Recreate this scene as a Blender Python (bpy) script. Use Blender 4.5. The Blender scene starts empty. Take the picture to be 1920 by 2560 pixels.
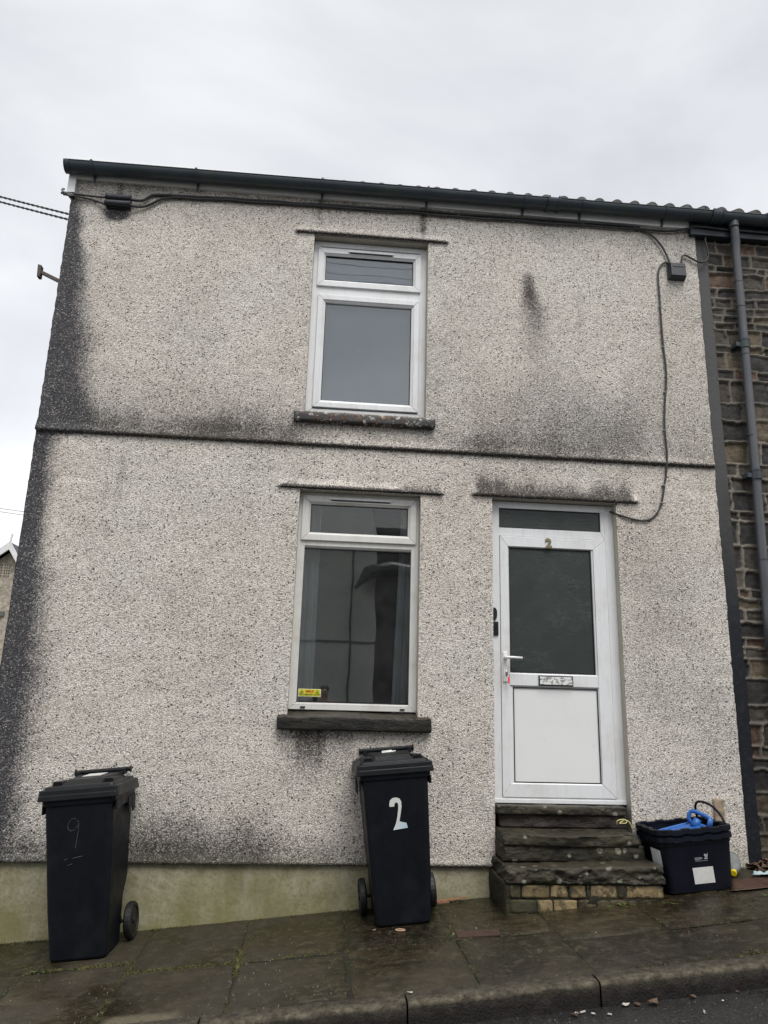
import bpy, bmesh, math, random
import numpy as np
from mathutils import Vector, Matrix
S = bpy.context.scene
COL = S.collection
rnd = random.Random(7)
R = math.radians

# ------------------------------------------------------------------ camera
cam_d = bpy.data.cameras.new('camera'); cam = bpy.data.objects.new('camera', cam_d); COL.objects.link(cam)
pitch, yaw, roll = R(14.2958), R(4.7842), R(1.6083)
f = Vector((math.sin(yaw)*math.cos(pitch), math.cos(yaw)*math.cos(pitch), math.sin(pitch)))
r0 = Vector((math.cos(yaw), -math.sin(yaw), 0)); u0 = r0.cross(f)
rv = r0*math.cos(roll) + u0*math.sin(roll); uv = u0*math.cos(roll) - r0*math.sin(roll)
m = Matrix((rv, uv, -f)).transposed().to_4x4(); m.translation = Vector((0, -5.3, 1.5))
cam.matrix_world = m
cam_d.sensor_fit = 'HORIZONTAL'; cam_d.sensor_width = 36; cam_d.lens = 36*1850/1920
cam_d.clip_start = .05; cam_d.clip_end = 1000
S.camera = cam

# ------------------------------------------------------------------ world: overcast sky
SUN_EL, SUN_AZ = R(58), R(165)      # sun behind the camera, veiled by cloud
w = bpy.data.worlds.new('World'); S.world = w; w.use_nodes = True
nt = w.node_tree; nt.nodes.clear()
out = nt.nodes.new('ShaderNodeOutputWorld'); bg = nt.nodes.new('ShaderNodeBackground')
sky = nt.nodes.new('ShaderNodeTexSky'); sky.sky_type = 'NISHITA'; sky.sun_disc = False
sky.sun_elevation = SUN_EL; sky.sun_rotation = SUN_AZ; sky.air_density = 1.0; sky.dust_density = 3.0
tc = nt.nodes.new('ShaderNodeTexCoord'); mp = nt.nodes.new('ShaderNodeMapping'); mp.inputs['Scale'].default_value = (1, 1, 2.2)
n1 = nt.nodes.new('ShaderNodeTexNoise'); n1.inputs['Scale'].default_value = 1.9; n1.inputs['Detail'].default_value = 5; n1.inputs['Roughness'].default_value = .5
n1.inputs['Distortion'].default_value = .35
nt.links.new(tc.outputs['Generated'], mp.inputs['Vector']); nt.links.new(mp.outputs[0], n1.inputs['Vector'])
cr = nt.nodes.new('ShaderNodeValToRGB')
cr.color_ramp.elements[0].position = .33; cr.color_ramp.elements[0].color = (4.5, 4.62, 4.9, 1)
cr.color_ramp.elements[1].position = .68; cr.color_ramp.elements[1].color = (6.5, 6.6, 6.8, 1)
nt.links.new(n1.outputs['Fac'], cr.inputs['Fac'])
# brighter towards the horizon
sx = nt.nodes.new('ShaderNodeSeparateXYZ'); nt.links.new(tc.outputs['Generated'], sx.inputs[0])
mr = nt.nodes.new('ShaderNodeMapRange'); mr.inputs['From Min'].default_value = 0.0; mr.inputs['From Max'].default_value = .75
mr.inputs['To Min'].default_value = 1.30; mr.inputs['To Max'].default_value = 1.0; nt.links.new(sx.outputs['Z'], mr.inputs['Value'])
vm = nt.nodes.new('ShaderNodeVectorMath'); vm.operation = 'SCALE'
nt.links.new(cr.outputs[0], vm.inputs[0]); nt.links.new(mr.outputs[0], vm.inputs['Scale'])
mx = nt.nodes.new('ShaderNodeMix'); mx.data_type = 'RGBA'; mx.inputs[0].default_value = .94
nt.links.new(sky.outputs[0], mx.inputs[6]); nt.links.new(vm.outputs[0], mx.inputs[7])
nt.links.new(mx.outputs[2], bg.inputs['Color']); bg.inputs['Strength'].default_value = .1
nt.links.new(bg.outputs[0], out.inputs[0])

sl = bpy.data.lights.new('sun', 'SUN'); sl.energy = 1.9; sl.angle = R(35); sl.color = (1, .97, .93)
so = bpy.data.objects.new('sun', sl); COL.objects.link(so)
sd = Vector((math.sin(SUN_AZ)*math.cos(SUN_EL), math.cos(SUN_AZ)*math.cos(SUN_EL), math.sin(SUN_EL)))
so.rotation_euler = sd.to_track_quat('Z', 'Y').to_euler()
S.view_settings.view_transform = 'Standard'; S.view_settings.look = 'None'
S.view_settings.gamma = 1; S.view_settings.exposure = 0.55

# ------------------------------------------------------------------ helpers: tags
def tag(o, label=None, cat=None, group=None, kind=None):
    if label: o['label'] = label
    if cat: o['category'] = cat
    if group: o['group'] = group
    if kind: o['kind'] = kind
    return o
def empty(name, loc=(0, 0, 0), rot=(0, 0, 0)):
    o = bpy.data.objects.new(name, None); COL.objects.link(o); o.location = loc; o.rotation_euler = rot
    o.empty_display_size = .1
    return o

# ------------------------------------------------------------------ helpers: meshes
class MB:
    def __init__(s, M=None): s.v = []; s.f = []; s.m = []; s.M = M
    def V(s, p):
        if s.M is not None: p = s.M @ Vector(p)
        s.v.append(tuple(p)); return len(s.v)-1
    def poly(s, pts, mi=0):
        s.f.append([s.V(p) for p in pts]); s.m.append(mi)
    def hexa(s, p, mi=0):   # p: 8 points, bottom ring 0-3, top ring 4-7
        i = [s.V(q) for q in p]
        for a in ((3, 2, 1, 0), (4, 5, 6, 7), (0, 1, 5, 4), (1, 2, 6, 5), (2, 3, 7, 6), (3, 0, 4, 7)):
            s.f.append([i[k] for k in a]); s.m.append(mi)
    def box(s, x0, x1, y0, y1, z0, z1, mi=0):
        s.hexa([(x0, y0, z0), (x1, y0, z0), (x1, y1, z0), (x0, y1, z0), (x0, y0, z1), (x1, y0, z1), (x1, y1, z1), (x0, y1, z1)], mi)
    def loft(s, rings, mi=0, cap=True, closed=True):
        idx = [[s.V(p) for p in r] for r in rings]; n = len(rings[0])
        for a, b in zip(idx[:-1], idx[1:]):
            for k in range(n if closed else n-1):
                s.f.append([a[k], a[(k+1) % n], b[(k+1) % n], b[k]]); s.m.append(mi)
        if cap:
            s.f.append(idx[0][::-1]); s.m.append(mi); s.f.append(idx[-1]); s.m.append(mi)
    def tube(s, pts, r, n=8, mi=0, smooth_path=0, flat=1.0):
        P = [Vector(p) for p in pts]
        for _ in range(smooth_path):   # Chaikin
            Q = [P[0]]
            for a, b in zip(P[:-1], P[1:]): Q += [a*.75+b*.25, a*.25+b*.75]
            Q.append(P[-1]); P = Q
        rings = []; up = None
        for i, p in enumerate(P):
            t = (P[min(i+1, len(P)-1)]-P[max(i-1, 0)]).normalized()
            if up is None: up = Vector((0, 0, 1)) if abs(t.z) < .9 else Vector((0, 1, 0))
            a = t.cross(up).normalized(); b = a.cross(t).normalized(); up = b
            rr = r[min(i, len(r)-1)] if isinstance(r, (list, tuple)) else r
            rings.append([p+a*rr*math.cos(2*math.pi*k/n)+b*rr*flat*math.sin(2*math.pi*k/n) for k in range(n)])
        s.loft(rings, mi)
    def prism(s, poly2, y0, y1, mi=0, axis='y'):   # polygon in (x, z) extruded along y
        if axis == 'y': a = [(x, y0, z) for x, z in poly2]; b = [(x, y1, z) for x, z in poly2]
        elif axis == 'z': a = [(x, z, y0) for x, z in poly2]; b = [(x, z, y1) for x, z in poly2]
        else: a = [(y0, x, z) for x, z in poly2]; b = [(y1, x, z) for x, z in poly2]
        s.loft([a, b], mi)
    def ring(s, x0, x1, z0, z1, w, y0, y1, slope=0., mi=0):   # four mitred bars; y0 front, y1 back; slope: inner edge set back
        if not isinstance(w, (tuple, list)): w = (w, w, w, w)  # left right bottom top
        e = .0006; wl, wr, wb, wt = w
        O = [(x0, z0), (x1, z0), (x1, z1), (x0, z1)]; I = [(x0+wl, z0+wb), (x1-wr, z0+wb), (x1-wr, z1-wt), (x0+wl, z1-wt)]
        for k in range(4):
            a, b, c, d = O[k], O[(k+1) % 4], I[(k+1) % 4], I[k]
            t = Vector((b[0]-a[0], b[1]-a[1])).normalized()*e
            a = (a[0]+t.x, a[1]+t.y); d = (d[0]+t.x, d[1]+t.y); b = (b[0]-t.x, b[1]-t.y); c = (c[0]-t.x, c[1]-t.y)
            s.hexa([(a[0], y1, a[1]), (b[0], y1, b[1]), (c[0], y1, c[1]), (d[0], y1, d[1]),
                    (a[0], y0, a[1]), (b[0], y0, b[1]), (c[0], y0+slope, c[1]), (d[0], y0+slope, d[1])], mi)
    def build(s, name, mats, parent=None, bevel=0, seg=2, smooth=False, sub=0, loc=None, attrs=None):
        me = bpy.data.meshes.new(name); me.from_pydata(s.v, [], s.f); 
        if not isinstance(mats, (list, tuple)): mats = [mats]
        for q in mats: me.materials.append(q)
        me.polygons.foreach_set('material_index', s.m)
        if not attrs:
            bm = bmesh.new(); bm.from_mesh(me); bmesh.ops.recalc_face_normals(bm, faces=bm.faces); bm.to_mesh(me); bm.free()
        if attrs:
            for k, arr in attrs.items():
                arr = np.asarray(arr, dtype=np.float32)
                if arr.ndim == 1: a = me.attributes.new(k, 'FLOAT', 'POINT'); a.data.foreach_set('value', arr)
                else: a = me.attributes.new(k, 'FLOAT_VECTOR', 'POINT'); a.data.foreach_set('vector', arr.ravel())
        if smooth: me.polygons.foreach_set('use_smooth', [True]*len(me.polygons))
        me.update()
        o = bpy.data.objects.new(name, me); COL.objects.link(o)
        if parent: o.parent = parent
        if loc: o.location = loc
        if bevel:
            b = o.modifiers.new('b', 'BEVEL'); b.width = bevel; b.segments = seg; b.limit_method = 'ANGLE'; b.angle_limit = R(30)
        if sub:
            b = o.modifiers.new('s', 'SUBSURF'); b.levels = sub; b.render_levels = sub
        return o

def hash2(i, j, seed):
    h = (i*374761393 + j*668265263 + seed*974711) & 0xffffffff
    h = ((h ^ (h >> 13))*1274126177) & 0xffffffff
    return ((h ^ (h >> 16)) & 0xffff)/65535.
def vnoise(x, y, seed=0):
    x = np.asarray(x, float); y = np.asarray(y, float)
    i = np.floor(x).astype(np.int64); j = np.floor(y).astype(np.int64); u = x-i; v = y-j
    u = u*u*(3-2*u); v = v*v*(3-2*v)
    return (hash2(i, j, seed)*(1-u)+hash2(i+1, j, seed)*u)*(1-v)+(hash2(i, j+1, seed)*(1-u)+hash2(i+1, j+1, seed)*u)*v
def fbm(x, y, seed=0, o=4):
    t = 0; a = .5; n = 0
    for k in range(o): t = t+a*vnoise(np.asarray(x)*2**k+k*7.3, np.asarray(y)*2**k+k*3.1, seed+k); n += a; a *= .5
    return t/n
def sst(a, b, x): t = np.clip((np.asarray(x, float)-a)/(b-a), 0, 1); return t*t*(3-2*t)
def band(x, a, b, s=.1): return sst(a-s, a+s, x)*(1-sst(b-s, b+s, x))

def gridmesh(name, P, keep, mat, parent=None, attrs=None, smooth=True, mats=None, fm=None):
    """P: (ny, nx, 3) array of points; keep: (ny-1, nx-1) bool"""
    ny, nx = P.shape[:2]; idx = np.arange(ny*nx).reshape(ny, nx)
    q = np.stack([idx[:-1, :-1], idx[:-1, 1:], idx[1:, 1:], idx[1:, :-1]], -1)
    if keep is not None: q = q[keep]
    q = q.reshape(-1, 4)
    me = bpy.data.meshes.new(name); me.vertices.add(ny*nx); me.vertices.foreach_set('co', P.reshape(-1).astype(np.float32))
    me.loops.add(q.size); me.loops.foreach_set('vertex_index', q.ravel().astype(np.int32))
    me.polygons.add(len(q)); me.polygons.foreach_set('loop_start', np.arange(0, q.size, 4, dtype=np.int32)); me.polygons.foreach_set('loop_total', np.full(len(q), 4, dtype=np.int32))
    me.update(calc_edges=True); me.validate()
    for k, arr in (attrs or {}).items():
        arr = np.asarray(arr, dtype=np.float32)
        if arr.ndim == 2: a = me.attributes.new(k, 'FLOAT', 'POINT'); a.data.foreach_set('value', arr.ravel())
        else: a = me.attributes.new(k, 'FLOAT_VECTOR', 'POINT'); a.data.foreach_set('vector', arr.ravel())
    me.materials.append(mat)
    if smooth: me.polygons.foreach_set('use_smooth', [True]*len(me.polygons))
    o = bpy.data.objects.new(name, me); COL.objects.link(o)
    if parent: o.parent = parent
    return o

# ------------------------------------------------------------------ helpers: materials
class G:
    def __init__(s, name):
        s.mat = bpy.data.materials.new(name); s.mat.use_nodes = True; s.nt = s.mat.node_tree; s.nt.nodes.clear()
        s.out = s.nt.nodes.new('ShaderNodeOutputMaterial'); s.b = s.nt.nodes.new('ShaderNodeBsdfPrincipled')
        s.nt.links.new(s.b.outputs[0], s.out.inputs[0])
        s.tc = s.nt.nodes.new('ShaderNodeTexCoord'); s.P = s.tc.outputs['Object']
    def lk(s, a, inp):
        if hasattr(a, 'links') or isinstance(a, bpy.types.NodeSocket): s.nt.links.new(a, inp)
        else:
            if isinstance(a, (tuple, list)) and len(a) == 3 and inp.type == 'RGBA': a = (*a, 1)
            inp.default_value = a
    def math(s, op, a, b=0., c=0., clamp=False):
        n = s.nt.nodes.new('ShaderNodeMath'); n.operation = op; n.use_clamp = clamp
        s.lk(a, n.inputs[0]); s.lk(b, n.inputs[1]); s.lk(c, n.inputs[2]); return n.outputs[0]
    def mr(s, v, a, b, c=0., d=1., smooth=False):
        n = s.nt.nodes.new('ShaderNodeMapRange'); n.interpolation_type = 'SMOOTHSTEP' if smooth else 'LINEAR'
        s.lk(v, n.inputs['Value']); s.lk(a, n.inputs['From Min']); s.lk(b, n.inputs['From Max']); s.lk(c, n.inputs['To Min']); s.lk(d, n.inputs['To Max'])
        return n.outputs[0]
    def scale(s, vec, sc):
        n = s.nt.nodes.new('ShaderNodeMapping'); n.inputs['Scale'].default_value = sc; s.lk(vec, n.inputs['Vector']); return n.outputs[0]
    def noise(s, sc, det=3, ro=.5, vec=None, dist=0, col=False):
        n = s.nt.nodes.new('ShaderNodeTexNoise'); n.inputs['Scale'].default_value = sc; n.inputs['Detail'].default_value = det
        n.inputs['Roughness'].default_value = ro; n.inputs['Distortion'].default_value = dist; s.lk(vec or s.P, n.inputs['Vector']); return n.outputs[1 if col else 0]
    def vor(s, sc, vec=None, feat='F1', rand=1.):
        n = s.nt.nodes.new('ShaderNodeTexVoronoi'); n.feature = feat; n.inputs['Scale'].default_value = sc; n.inputs['Randomness'].default_value = rand
        s.lk(vec or s.P, n.inputs['Vector']); return n
    def ramp(s, fac, stops):
        n = s.nt.nodes.new('ShaderNodeValToRGB'); e = n.color_ramp.elements
        while len(e) < len(stops): e.new(.5)
        for k, (p, c) in enumerate(stops): e[k].position = p; e[k].color = (*c, 1) if len(c) == 3 else c
        s.lk(fac, n.inputs[0]); return n.outputs[0]
    def mix(s, fac, a, b, mode='MIX'):
        n = s.nt.nodes.new('ShaderNodeMix'); n.data_type = 'RGBA'; n.blend_type = mode; n.clamp_factor = True
        s.lk(fac, n.inputs[0]); s.lk(a, n.inputs[6]); s.lk(b, n.inputs[7]); return n.outputs[2]
    def attr(s, name, vec=False):
        n = s.nt.nodes.new('ShaderNodeAttribute'); n.attribute_name = name; return n.outputs['Vector' if vec else 'Fac']
    def sep(s, v):
        n = s.nt.nodes.new('ShaderNodeSeparateXYZ'); s.lk(v, n.inputs[0]); return n.outputs
    def sepc(s, v):
        n = s.nt.nodes.new('ShaderNodeSeparateColor'); s.lk(v, n.inputs[0]); return n.outputs
    def bump(s, h, dist=.002, st=1., chain=None):
        n = s.nt.nodes.new('ShaderNodeBump'); n.inputs['Distance'].default_value = dist; n.inputs['Strength'].default_value = st
        s.lk(h, n.inputs['Height']);
        if chain is not None: s.lk(chain, n.inputs['Normal'])
        return n.outputs[0]
    def done(s, color=None, rough=None, normal=None, spec=None, metal=None):
        for k, v in (('Base Color', color), ('Roughness', rough), ('Normal', normal), ('Specular IOR Level', spec), ('Metallic', metal)):
            if v is not None: s.lk(v, s.b.inputs[k])
        return s.mat

def simple(name, col, rough=.5, var=.12, nsc=12, bump=.0008, bsc=90, dirt=None, dsc=4, damt=.5, spec=.5, metal=0):
    g = G(name); n = g.noise(nsc, 4, .6); c = g.mix(g.mr(n, .3, .7, 0, 1), tuple(x*(1-var) for x in col), tuple(min(1, x*(1+var)) for x in col))
    if dirt: c = g.mix(g.mr(g.noise(dsc, 6, .65), .5, .72, 0, damt, True), c, dirt)
    return g.done(c, g.mr(g.noise(nsc*1.7, 3), .3, .7, max(0, rough-.08), min(1, rough+.08)), g.bump(g.noise(bsc, 3, .6), bump) if bump else None, spec, metal)

def m_pebble():
    g = G('pebbledash'); P = g.P; st = g.attr('stain_shade'); ms = g.attr('moss')
    v = g.vor(128.); rc = g.sepc(v.outputs['Color'])
    chip = g.ramp(rc[0], [(0, (.34, .315, .28)), (.15, (.52, .49, .445)), (.5, (.675, .64, .585)), (.85, (.79, .755, .70)), (1, (.93, .91, .86))])
    warm = g.mr(g.noise(.9, 3, .5), .35, .65, 0, 1)
    chip = g.mix(g.math('MULTIPLY', warm, .5), chip, (.99, .92, .88), 'MULTIPLY')
    chip = g.mix(g.mr(g.noise(2.3, 5, .6), .4, .75, 0, .30), chip, (.45, .44, .42), 'MULTIPLY')
    # shadowed mortar between chips
    gap = g.mr(v.outputs['Distance'], .46, .84, 0, .58, True)
    col = g.mix(gap, chip, (.14, .13, .115))
    # scattered dark stones and missing chips
    v2 = g.vor(66.); r2 = g.sepc(v2.outputs['Color'])
    spot = g.math('MULTIPLY', g.math('LESS_THAN', r2[0], g.mr(g.noise(1.1, 3), .35, .65, .08, .17)), g.mr(v2.outputs['Distance'], .26, .46, 1, 0, True))
    col = g.mix(g.math('MULTIPLY', spot, g.mr(r2[1], 0, 1, .45, 1.)), col, (.035, .033, .032))
    # soot: stone by stone
    fs = g.math('SUBTRACT', g.math('MULTIPLY', st, 1.22), g.math('MULTIPLY', rc[1], .50))
    fs = g.mr(fs, -.05, .95, 0, .95, True)
    fs = g.math('MULTIPLY', fs, g.mr(rc[2], .82, .95, 1., .62))
    col = g.mix(fs, col, g.mix(g.mr(g.sep(g.P)[0], -1.95, -1.3), (.020, .022, .032), (.040, .034, .030)))
    col = g.mix(g.math('MULTIPLY', ms, .6), col, (.10, .105, .05))
    h = g.math('SUBTRACT', 1., v.outputs['Distance'])
    h = g.math('SUBTRACT', h, g.math('MULTIPLY', spot, 1.2))
    return g.done(col, .75, g.bump(h, .0045, 1.), .3)

def m_upvc(name='white_upvc', base=(.74, .755, .77), dirt=(.42, .39, .33), damt=.35):
    g = G(name); n = g.noise(3, 6, .65); n2 = g.noise(40, 4, .6, vec=g.scale(g.P, (1, 1, .15)))
    c = g.mix(g.mr(n, .45, .75, 0, damt, True), base, dirt)
    c = g.mix(g.mr(n2, .5, .8, 0, .22), c, tuple(x*.8 for x in dirt))
    return g.done(c, g.mr(n, .3, .7, .28, .45), g.bump(g.noise(20, 2), .0006))

def m_glass(tint=(.86, .88, .885), refl=1.9, base=.04, smear=True, name='window_glass'):
    g = G(name); nt = g.nt; nt.nodes.remove(g.b)
    tr = nt.nodes.new('ShaderNodeBsdfTransparent'); tr.inputs[0].default_value = (*tint, 1)
    gl = nt.nodes.new('ShaderNodeBsdfGlossy'); gl.inputs['Roughness'].default_value = .008; gl.inputs['Color'].default_value = (.95, .98, 1, 1)
    fr = nt.nodes.new('ShaderNodeFresnel'); fr.inputs['IOR'].default_value = 1.5
    fac = g.math('ADD', g.math('MULTIPLY', fr.outputs[0], refl), base, clamp=True)
    bp = nt.nodes.new('ShaderNodeBump'); bp.inputs['Distance'].default_value = .01; bp.inputs['Strength'].default_value = .10
    g.lk(g.noise(2.2, 2, .4), bp.inputs['Height']); g.lk(bp.outputs[0], gl.inputs['Normal'])
    mx = nt.nodes.new('ShaderNodeMixShader'); g.lk(fac, mx.inputs[0]); nt.links.new(tr.outputs[0], mx.inputs[1]); nt.links.new(gl.outputs[0], mx.inputs[2])
    last = mx.outputs[0]
    if smear:   # thin dust film
        df = nt.nodes.new('ShaderNodeBsdfDiffuse'); df.inputs[0].default_value = (.5, .52, .5, 1)
        m2 = nt.nodes.new('ShaderNodeMixShader'); g.lk(g.mr(g.noise(3, 6, .7), .4, .8, .015, .07), m2.inputs[0])
        nt.links.new(last, m2.inputs[1]); nt.links.new(df.outputs[0], m2.inputs[2]); last = m2.outputs[0]
    nt.links.new(last, g.out.inputs[0]); return g.mat

def m_obscure():
    g = G('obscure_glass'); P = g.scale(g.P, (1, 1, 2.6))
    w_ = g.noise(9, 3, .55, vec=P, dist=1.6); ridge = g.mr(g.math('ABSOLUTE', g.math('SUBTRACT', w_, .5)), 0, .035, 1, 0, True)
    br = g.mr(g.noise(6, 2), .5, .62, 0, 1, True)
    rid = g.math('MULTIPLY', ridge, br)
    z = g.sep(g.P)
    c = g.mix(g.noise(1.6, 3), (.040, .050, .048), (.052, .060, .056))
    c = g.mix(g.math('MULTIPLY', rid, .10), c, (.22, .24, .23))
    return g.done(c, g.mr(g.noise(5, 3), .3, .7, .16, .3), g.bump(g.math('ADD', w_, g.math('MULTIPLY', rid, .3)), .003, .28), .5)

def m_flag():
    g = G('wet_flagstone'); P = g.P; r = g.attr('tone'); al = g.attr('algae_shade')
    n = g.noise(3.5, 7, .62); nf = g.noise(60, 5, .7); str_ = g.noise(9, 5, .6, vec=g.scale(P, (.25, 1.6, 1)))
    c = g.ramp(g.math('ADD', g.math('MULTIPLY', n, .6), g.math('MULTIPLY', str_, .4)), [(.34, (.009, .007, .0045)), (.5, (.023, .018, .011)), (.68, (.060, .049, .032))])
    c = g.mix(1., c, g.ramp(r, [(0, (.62, .62, .64)), (1, (1.45, 1.38, 1.22))]), 'MULTIPLY')
    c = g.mix(g.math('MULTIPLY', al, g.mr(g.noise(6, 5, .6), .3, .65, .45, 1)), c, (.010, .011, .003))
    v = g.vor(34.); rr = g.sepc(v.outputs['Color'])
    sp = g.math('MULTIPLY', g.math('LESS_THAN', rr[0], .16), g.mr(v.outputs['Distance'], .08, .3, 1, 0, True))
    c = g.mix(g.math('MULTIPLY', sp, .5), c, (.15, .135, .09))
    v3 = g.vor(9., vec=g.scale(P, (.6, 1, 1))); r3 = g.sepc(v3.outputs['Color'])
    lich = g.math('MULTIPLY', g.math('LESS_THAN', r3[0], .22), g.mr(g.math('ADD', v3.outputs['Distance'], g.math('MULTIPLY', g.noise(40, 3), .25)), .26, .36, 1, 0, True))
    c = g.mix(g.math('MULTIPLY', lich, .30), c, (.10, .095, .06))
    c = g.mix(g.mr(g.noise(17, 6, .75), .48, .66, 0, .55, True), c, (.085, .075, .048)); c = g.mix(g.mr(g.noise(8, 6, .7), .50, .66, 0, .7, True), c, (.010, .009, .006))
    px_ = g.sep(P); pt = g.math('MULTIPLY', g.math('MULTIPLY', g.mr(px_[0], -.93, -.85, 0, 1, True), g.mr(px_[0], -.62, -.50, 1, 0, True)), g.mr(g.math('ADD', px_[1], g.math('MULTIPLY', g.noise(9, 4), .12)), -1.28, -1.22, 1, 0, True))
    c = g.mix(g.math('MULTIPLY', pt, .8), c, g.mix(nf, (.10, .085, .05), (.26, .23, .16)))
    wet = g.mr(g.noise(1.3, 5, .6), .42, .58, 0, 1, True)
    c = g.mix(g.math('MULTIPLY', g.math('SUBTRACT', 1., wet), .45), c, g.mix(nf, (.026, .022, .014), (.078, .067, .045)))
    rough = g.mr(wet, 0, 1, .58, .16)
    h = g.math('ADD', g.math('MULTIPLY', g.noise(11, 7, .7), 1.), g.math('MULTIPLY', nf, .35))
    return g.done(c, rough, g.bump(h, .010, 1.), .42)

def m_road():
    g = G('asphalt'); v = g.vor(120.); rc = g.sepc(v.outputs['Color']); n = g.noise(1.5, 6, .6)
    c = g.ramp(rc[0], [(0, (.009, .009, .010)), (.6, (.024, .0235, .024)), (.95, (.042, .04, .039)), (1, (.09, .085, .08))])
    c = g.mix(g.mr(n, .4, .7, 0, .6), c, (.021, .019, .016))
    return g.done(c, g.mr(g.noise(3, 5), .35, .65, .25, .6), g.bump(g.math('SUBTRACT', 1., v.outputs['Distance']), .003, .8), .5)

def m_kerb():
    g = G('kerb_stone'); e = g.attr('edge'); n = g.noise(14, 7, .7); nf = g.noise(90, 4, .7)
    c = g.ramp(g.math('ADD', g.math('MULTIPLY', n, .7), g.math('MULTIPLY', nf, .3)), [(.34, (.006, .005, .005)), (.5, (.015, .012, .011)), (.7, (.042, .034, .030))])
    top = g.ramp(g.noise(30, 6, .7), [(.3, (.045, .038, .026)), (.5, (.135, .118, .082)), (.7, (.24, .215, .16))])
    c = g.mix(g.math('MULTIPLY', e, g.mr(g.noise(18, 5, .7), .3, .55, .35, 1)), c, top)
    return g.done(c, g.mr(n, .3, .7, .45, .8), g.bump(g.math('ADD', g.noise(26, 8, .75), g.math('MULTIPLY', nf, .6)), .022, 1.), .3)

def m_rockattr():   # neighbour rubble: colour in vertex attribute
    g = G('rubble_stone'); a = g.attr('scol', True); k = g.attr('mortar')
    n = g.noise(25, 6, .7); nf = g.noise(120, 4, .7)
    st = g.mix(g.mr(n, .3, .7, 0, 1), (.55, .54, .52), (1.95, 1.88, 1.8)); c = g.mix(1., a, st, 'MULTIPLY')
    mo = g.ramp(g.noise(9, 6, .7), [(.3, (.10, .09, .075)), (.55, (.19, .172, .14)), (.75, (.27, .25, .205))])
    c = g.mix(k, c, mo)
    return g.done(c, .75, g.bump(g.math('ADD', n, g.math('MULTIPLY', nf, .4)), .008, 1.), .35)

def m_step(name='step_stone', base=((.012, .0105, .007), (.034, .029, .020), (.085, .073, .052)), lich=.50, green=.65, lay=True):
    g = G(name); P = g.P; n = g.noise(6, 8, .65); lz = g.noise(7, 6, .65, vec=g.scale(P, (.8, 1, 2.4 if lay else 1)))
    c = g.ramp(g.math('ADD', g.math('MULTIPLY', n, .5), g.math('MULTIPLY', lz, .5)), [(.33, base[0]), (.5, base[1]), (.68, base[2])])
    c = g.mix(g.mr(g.noise(3.2, 5, .6), .45, .7, 0, green, True), c, (.036, .037, .012))
    v = g.vor(15.); rr = g.sepc(v.outputs['Color']); d = g.math('ADD', v.outputs['Distance'], g.math('MULTIPLY', g.noise(45, 4, .6), .35))
    l = g.math('MULTIPLY', g.math('LESS_THAN', rr[0], lich), g.mr(d, g.mr(rr[2], 0, 1, .22, .46), g.mr(rr[2], 0, 1, .32, .54), 1, 0, True))
    l = g.math('MULTIPLY', l, g.mr(g.noise(70, 4, .7), .3, .55, .3, 1))
    c = g.mix(g.math('MULTIPLY', l, .85), c, g.mix(rr[1], (.24, .25, .17), (.30, .29, .24)))
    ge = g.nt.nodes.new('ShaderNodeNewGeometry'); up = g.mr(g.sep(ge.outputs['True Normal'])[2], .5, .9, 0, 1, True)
    c = g.mix(g.math('MULTIPLY', up, .55), c, g.mix(n, (.040, .034, .024), (.085, .074, .054)))  # upward faces painted lighter, as wet stone reflecting the sky
    cr_ = g.mr(g.math('ABSOLUTE', g.math('SUBTRACT', g.noise(4, 5, .6, vec=g.scale(P, (.5, 1, 3)), dist=.4), .5)), 0, .012, 1, 0, True)
    c = g.mix(g.math('MULTIPLY', cr_, .7), c, (.004, .004, .003))
    h_ = g.math('SUBTRACT', g.math('ADD', lz, g.math('MULTIPLY', g.noise(50, 5, .7), .5)), g.math('MULTIPLY', cr_, .6))
    return g.done(c, g.mr(up, 0, 1, .7, .38), g.bump(h_, .016, 1.), .35)

def m_plinth():
    g = G('mossy_cement'); P = g.P; n = g.noise(2.2, 6, .6, vec=g.scale(P, (1, 1, .7))); nf = g.noise(45, 6, .75)
    al = g.attr('algae_shade')
    c = g.ramp(n, [(.36, (.22, .20, .12)), (.5, (.37, .34, .235)), (.64, (.50, .47, .37))])
    c = g.mix(g.mr(nf, .40, .7, 0, .55, True), c, (.10, .095, .050)); c = g.mix(g.mr(g.noise(11, 6, .7), .48, .66, 0, .5, True), c, (.17, .165, .085))
    c = g.mix(g.math('MULTIPLY', al, g.mr(g.noise(5, 6, .65), .3, .7, .3, 1)), c, (.19, .18, .075))
    c = g.mix(g.mr(g.noise(7, 5, .6, vec=g.scale(P, (1, 1, .2))), .55, .8, 0, .35), c, (.48, .46, .40))
    return g.done(c, .8, g.bump(g.math('ADD', g.math('MULTIPLY', nf, .5), g.noise(8, 5)), .006, 1.), .3)

def m_sillpaint():
    g = G('flaking_black_paint'); n = g.noise(16, 7, .7, vec=g.scale(g.P, (.7, 1, 1)))
    c = g.ramp(g.noise(9, 4), [(.3, (.022, .023, .024)), (.7, (.05, .05, .05))])
    rust = g.ramp(g.noise(30, 4, .7), [(.3, (.022, .012, .010)), (.5, (.060, .026, .018)), (.64, (.16, .10, .06)), (.8, (.34, .28, .2))])
    x = g.sep(g.P)[0]
    zone = g.math('MULTIPLY', g.mr(x, -.25, -.12, 0, 1, True), g.mr(x, .50, .62, 1, 0, True))
    c = g.mix(g.math('MULTIPLY', zone, g.mr(n, .505, .53, 0, 1, True)), c, rust)
    c = g.mix(g.mr(g.noise(24, 6, .75), .57, .59, 0, 1, True), c, (.42, .40, .36))
    return g.done(c, .55, g.bump(n, .004, 1.), .4)

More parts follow.
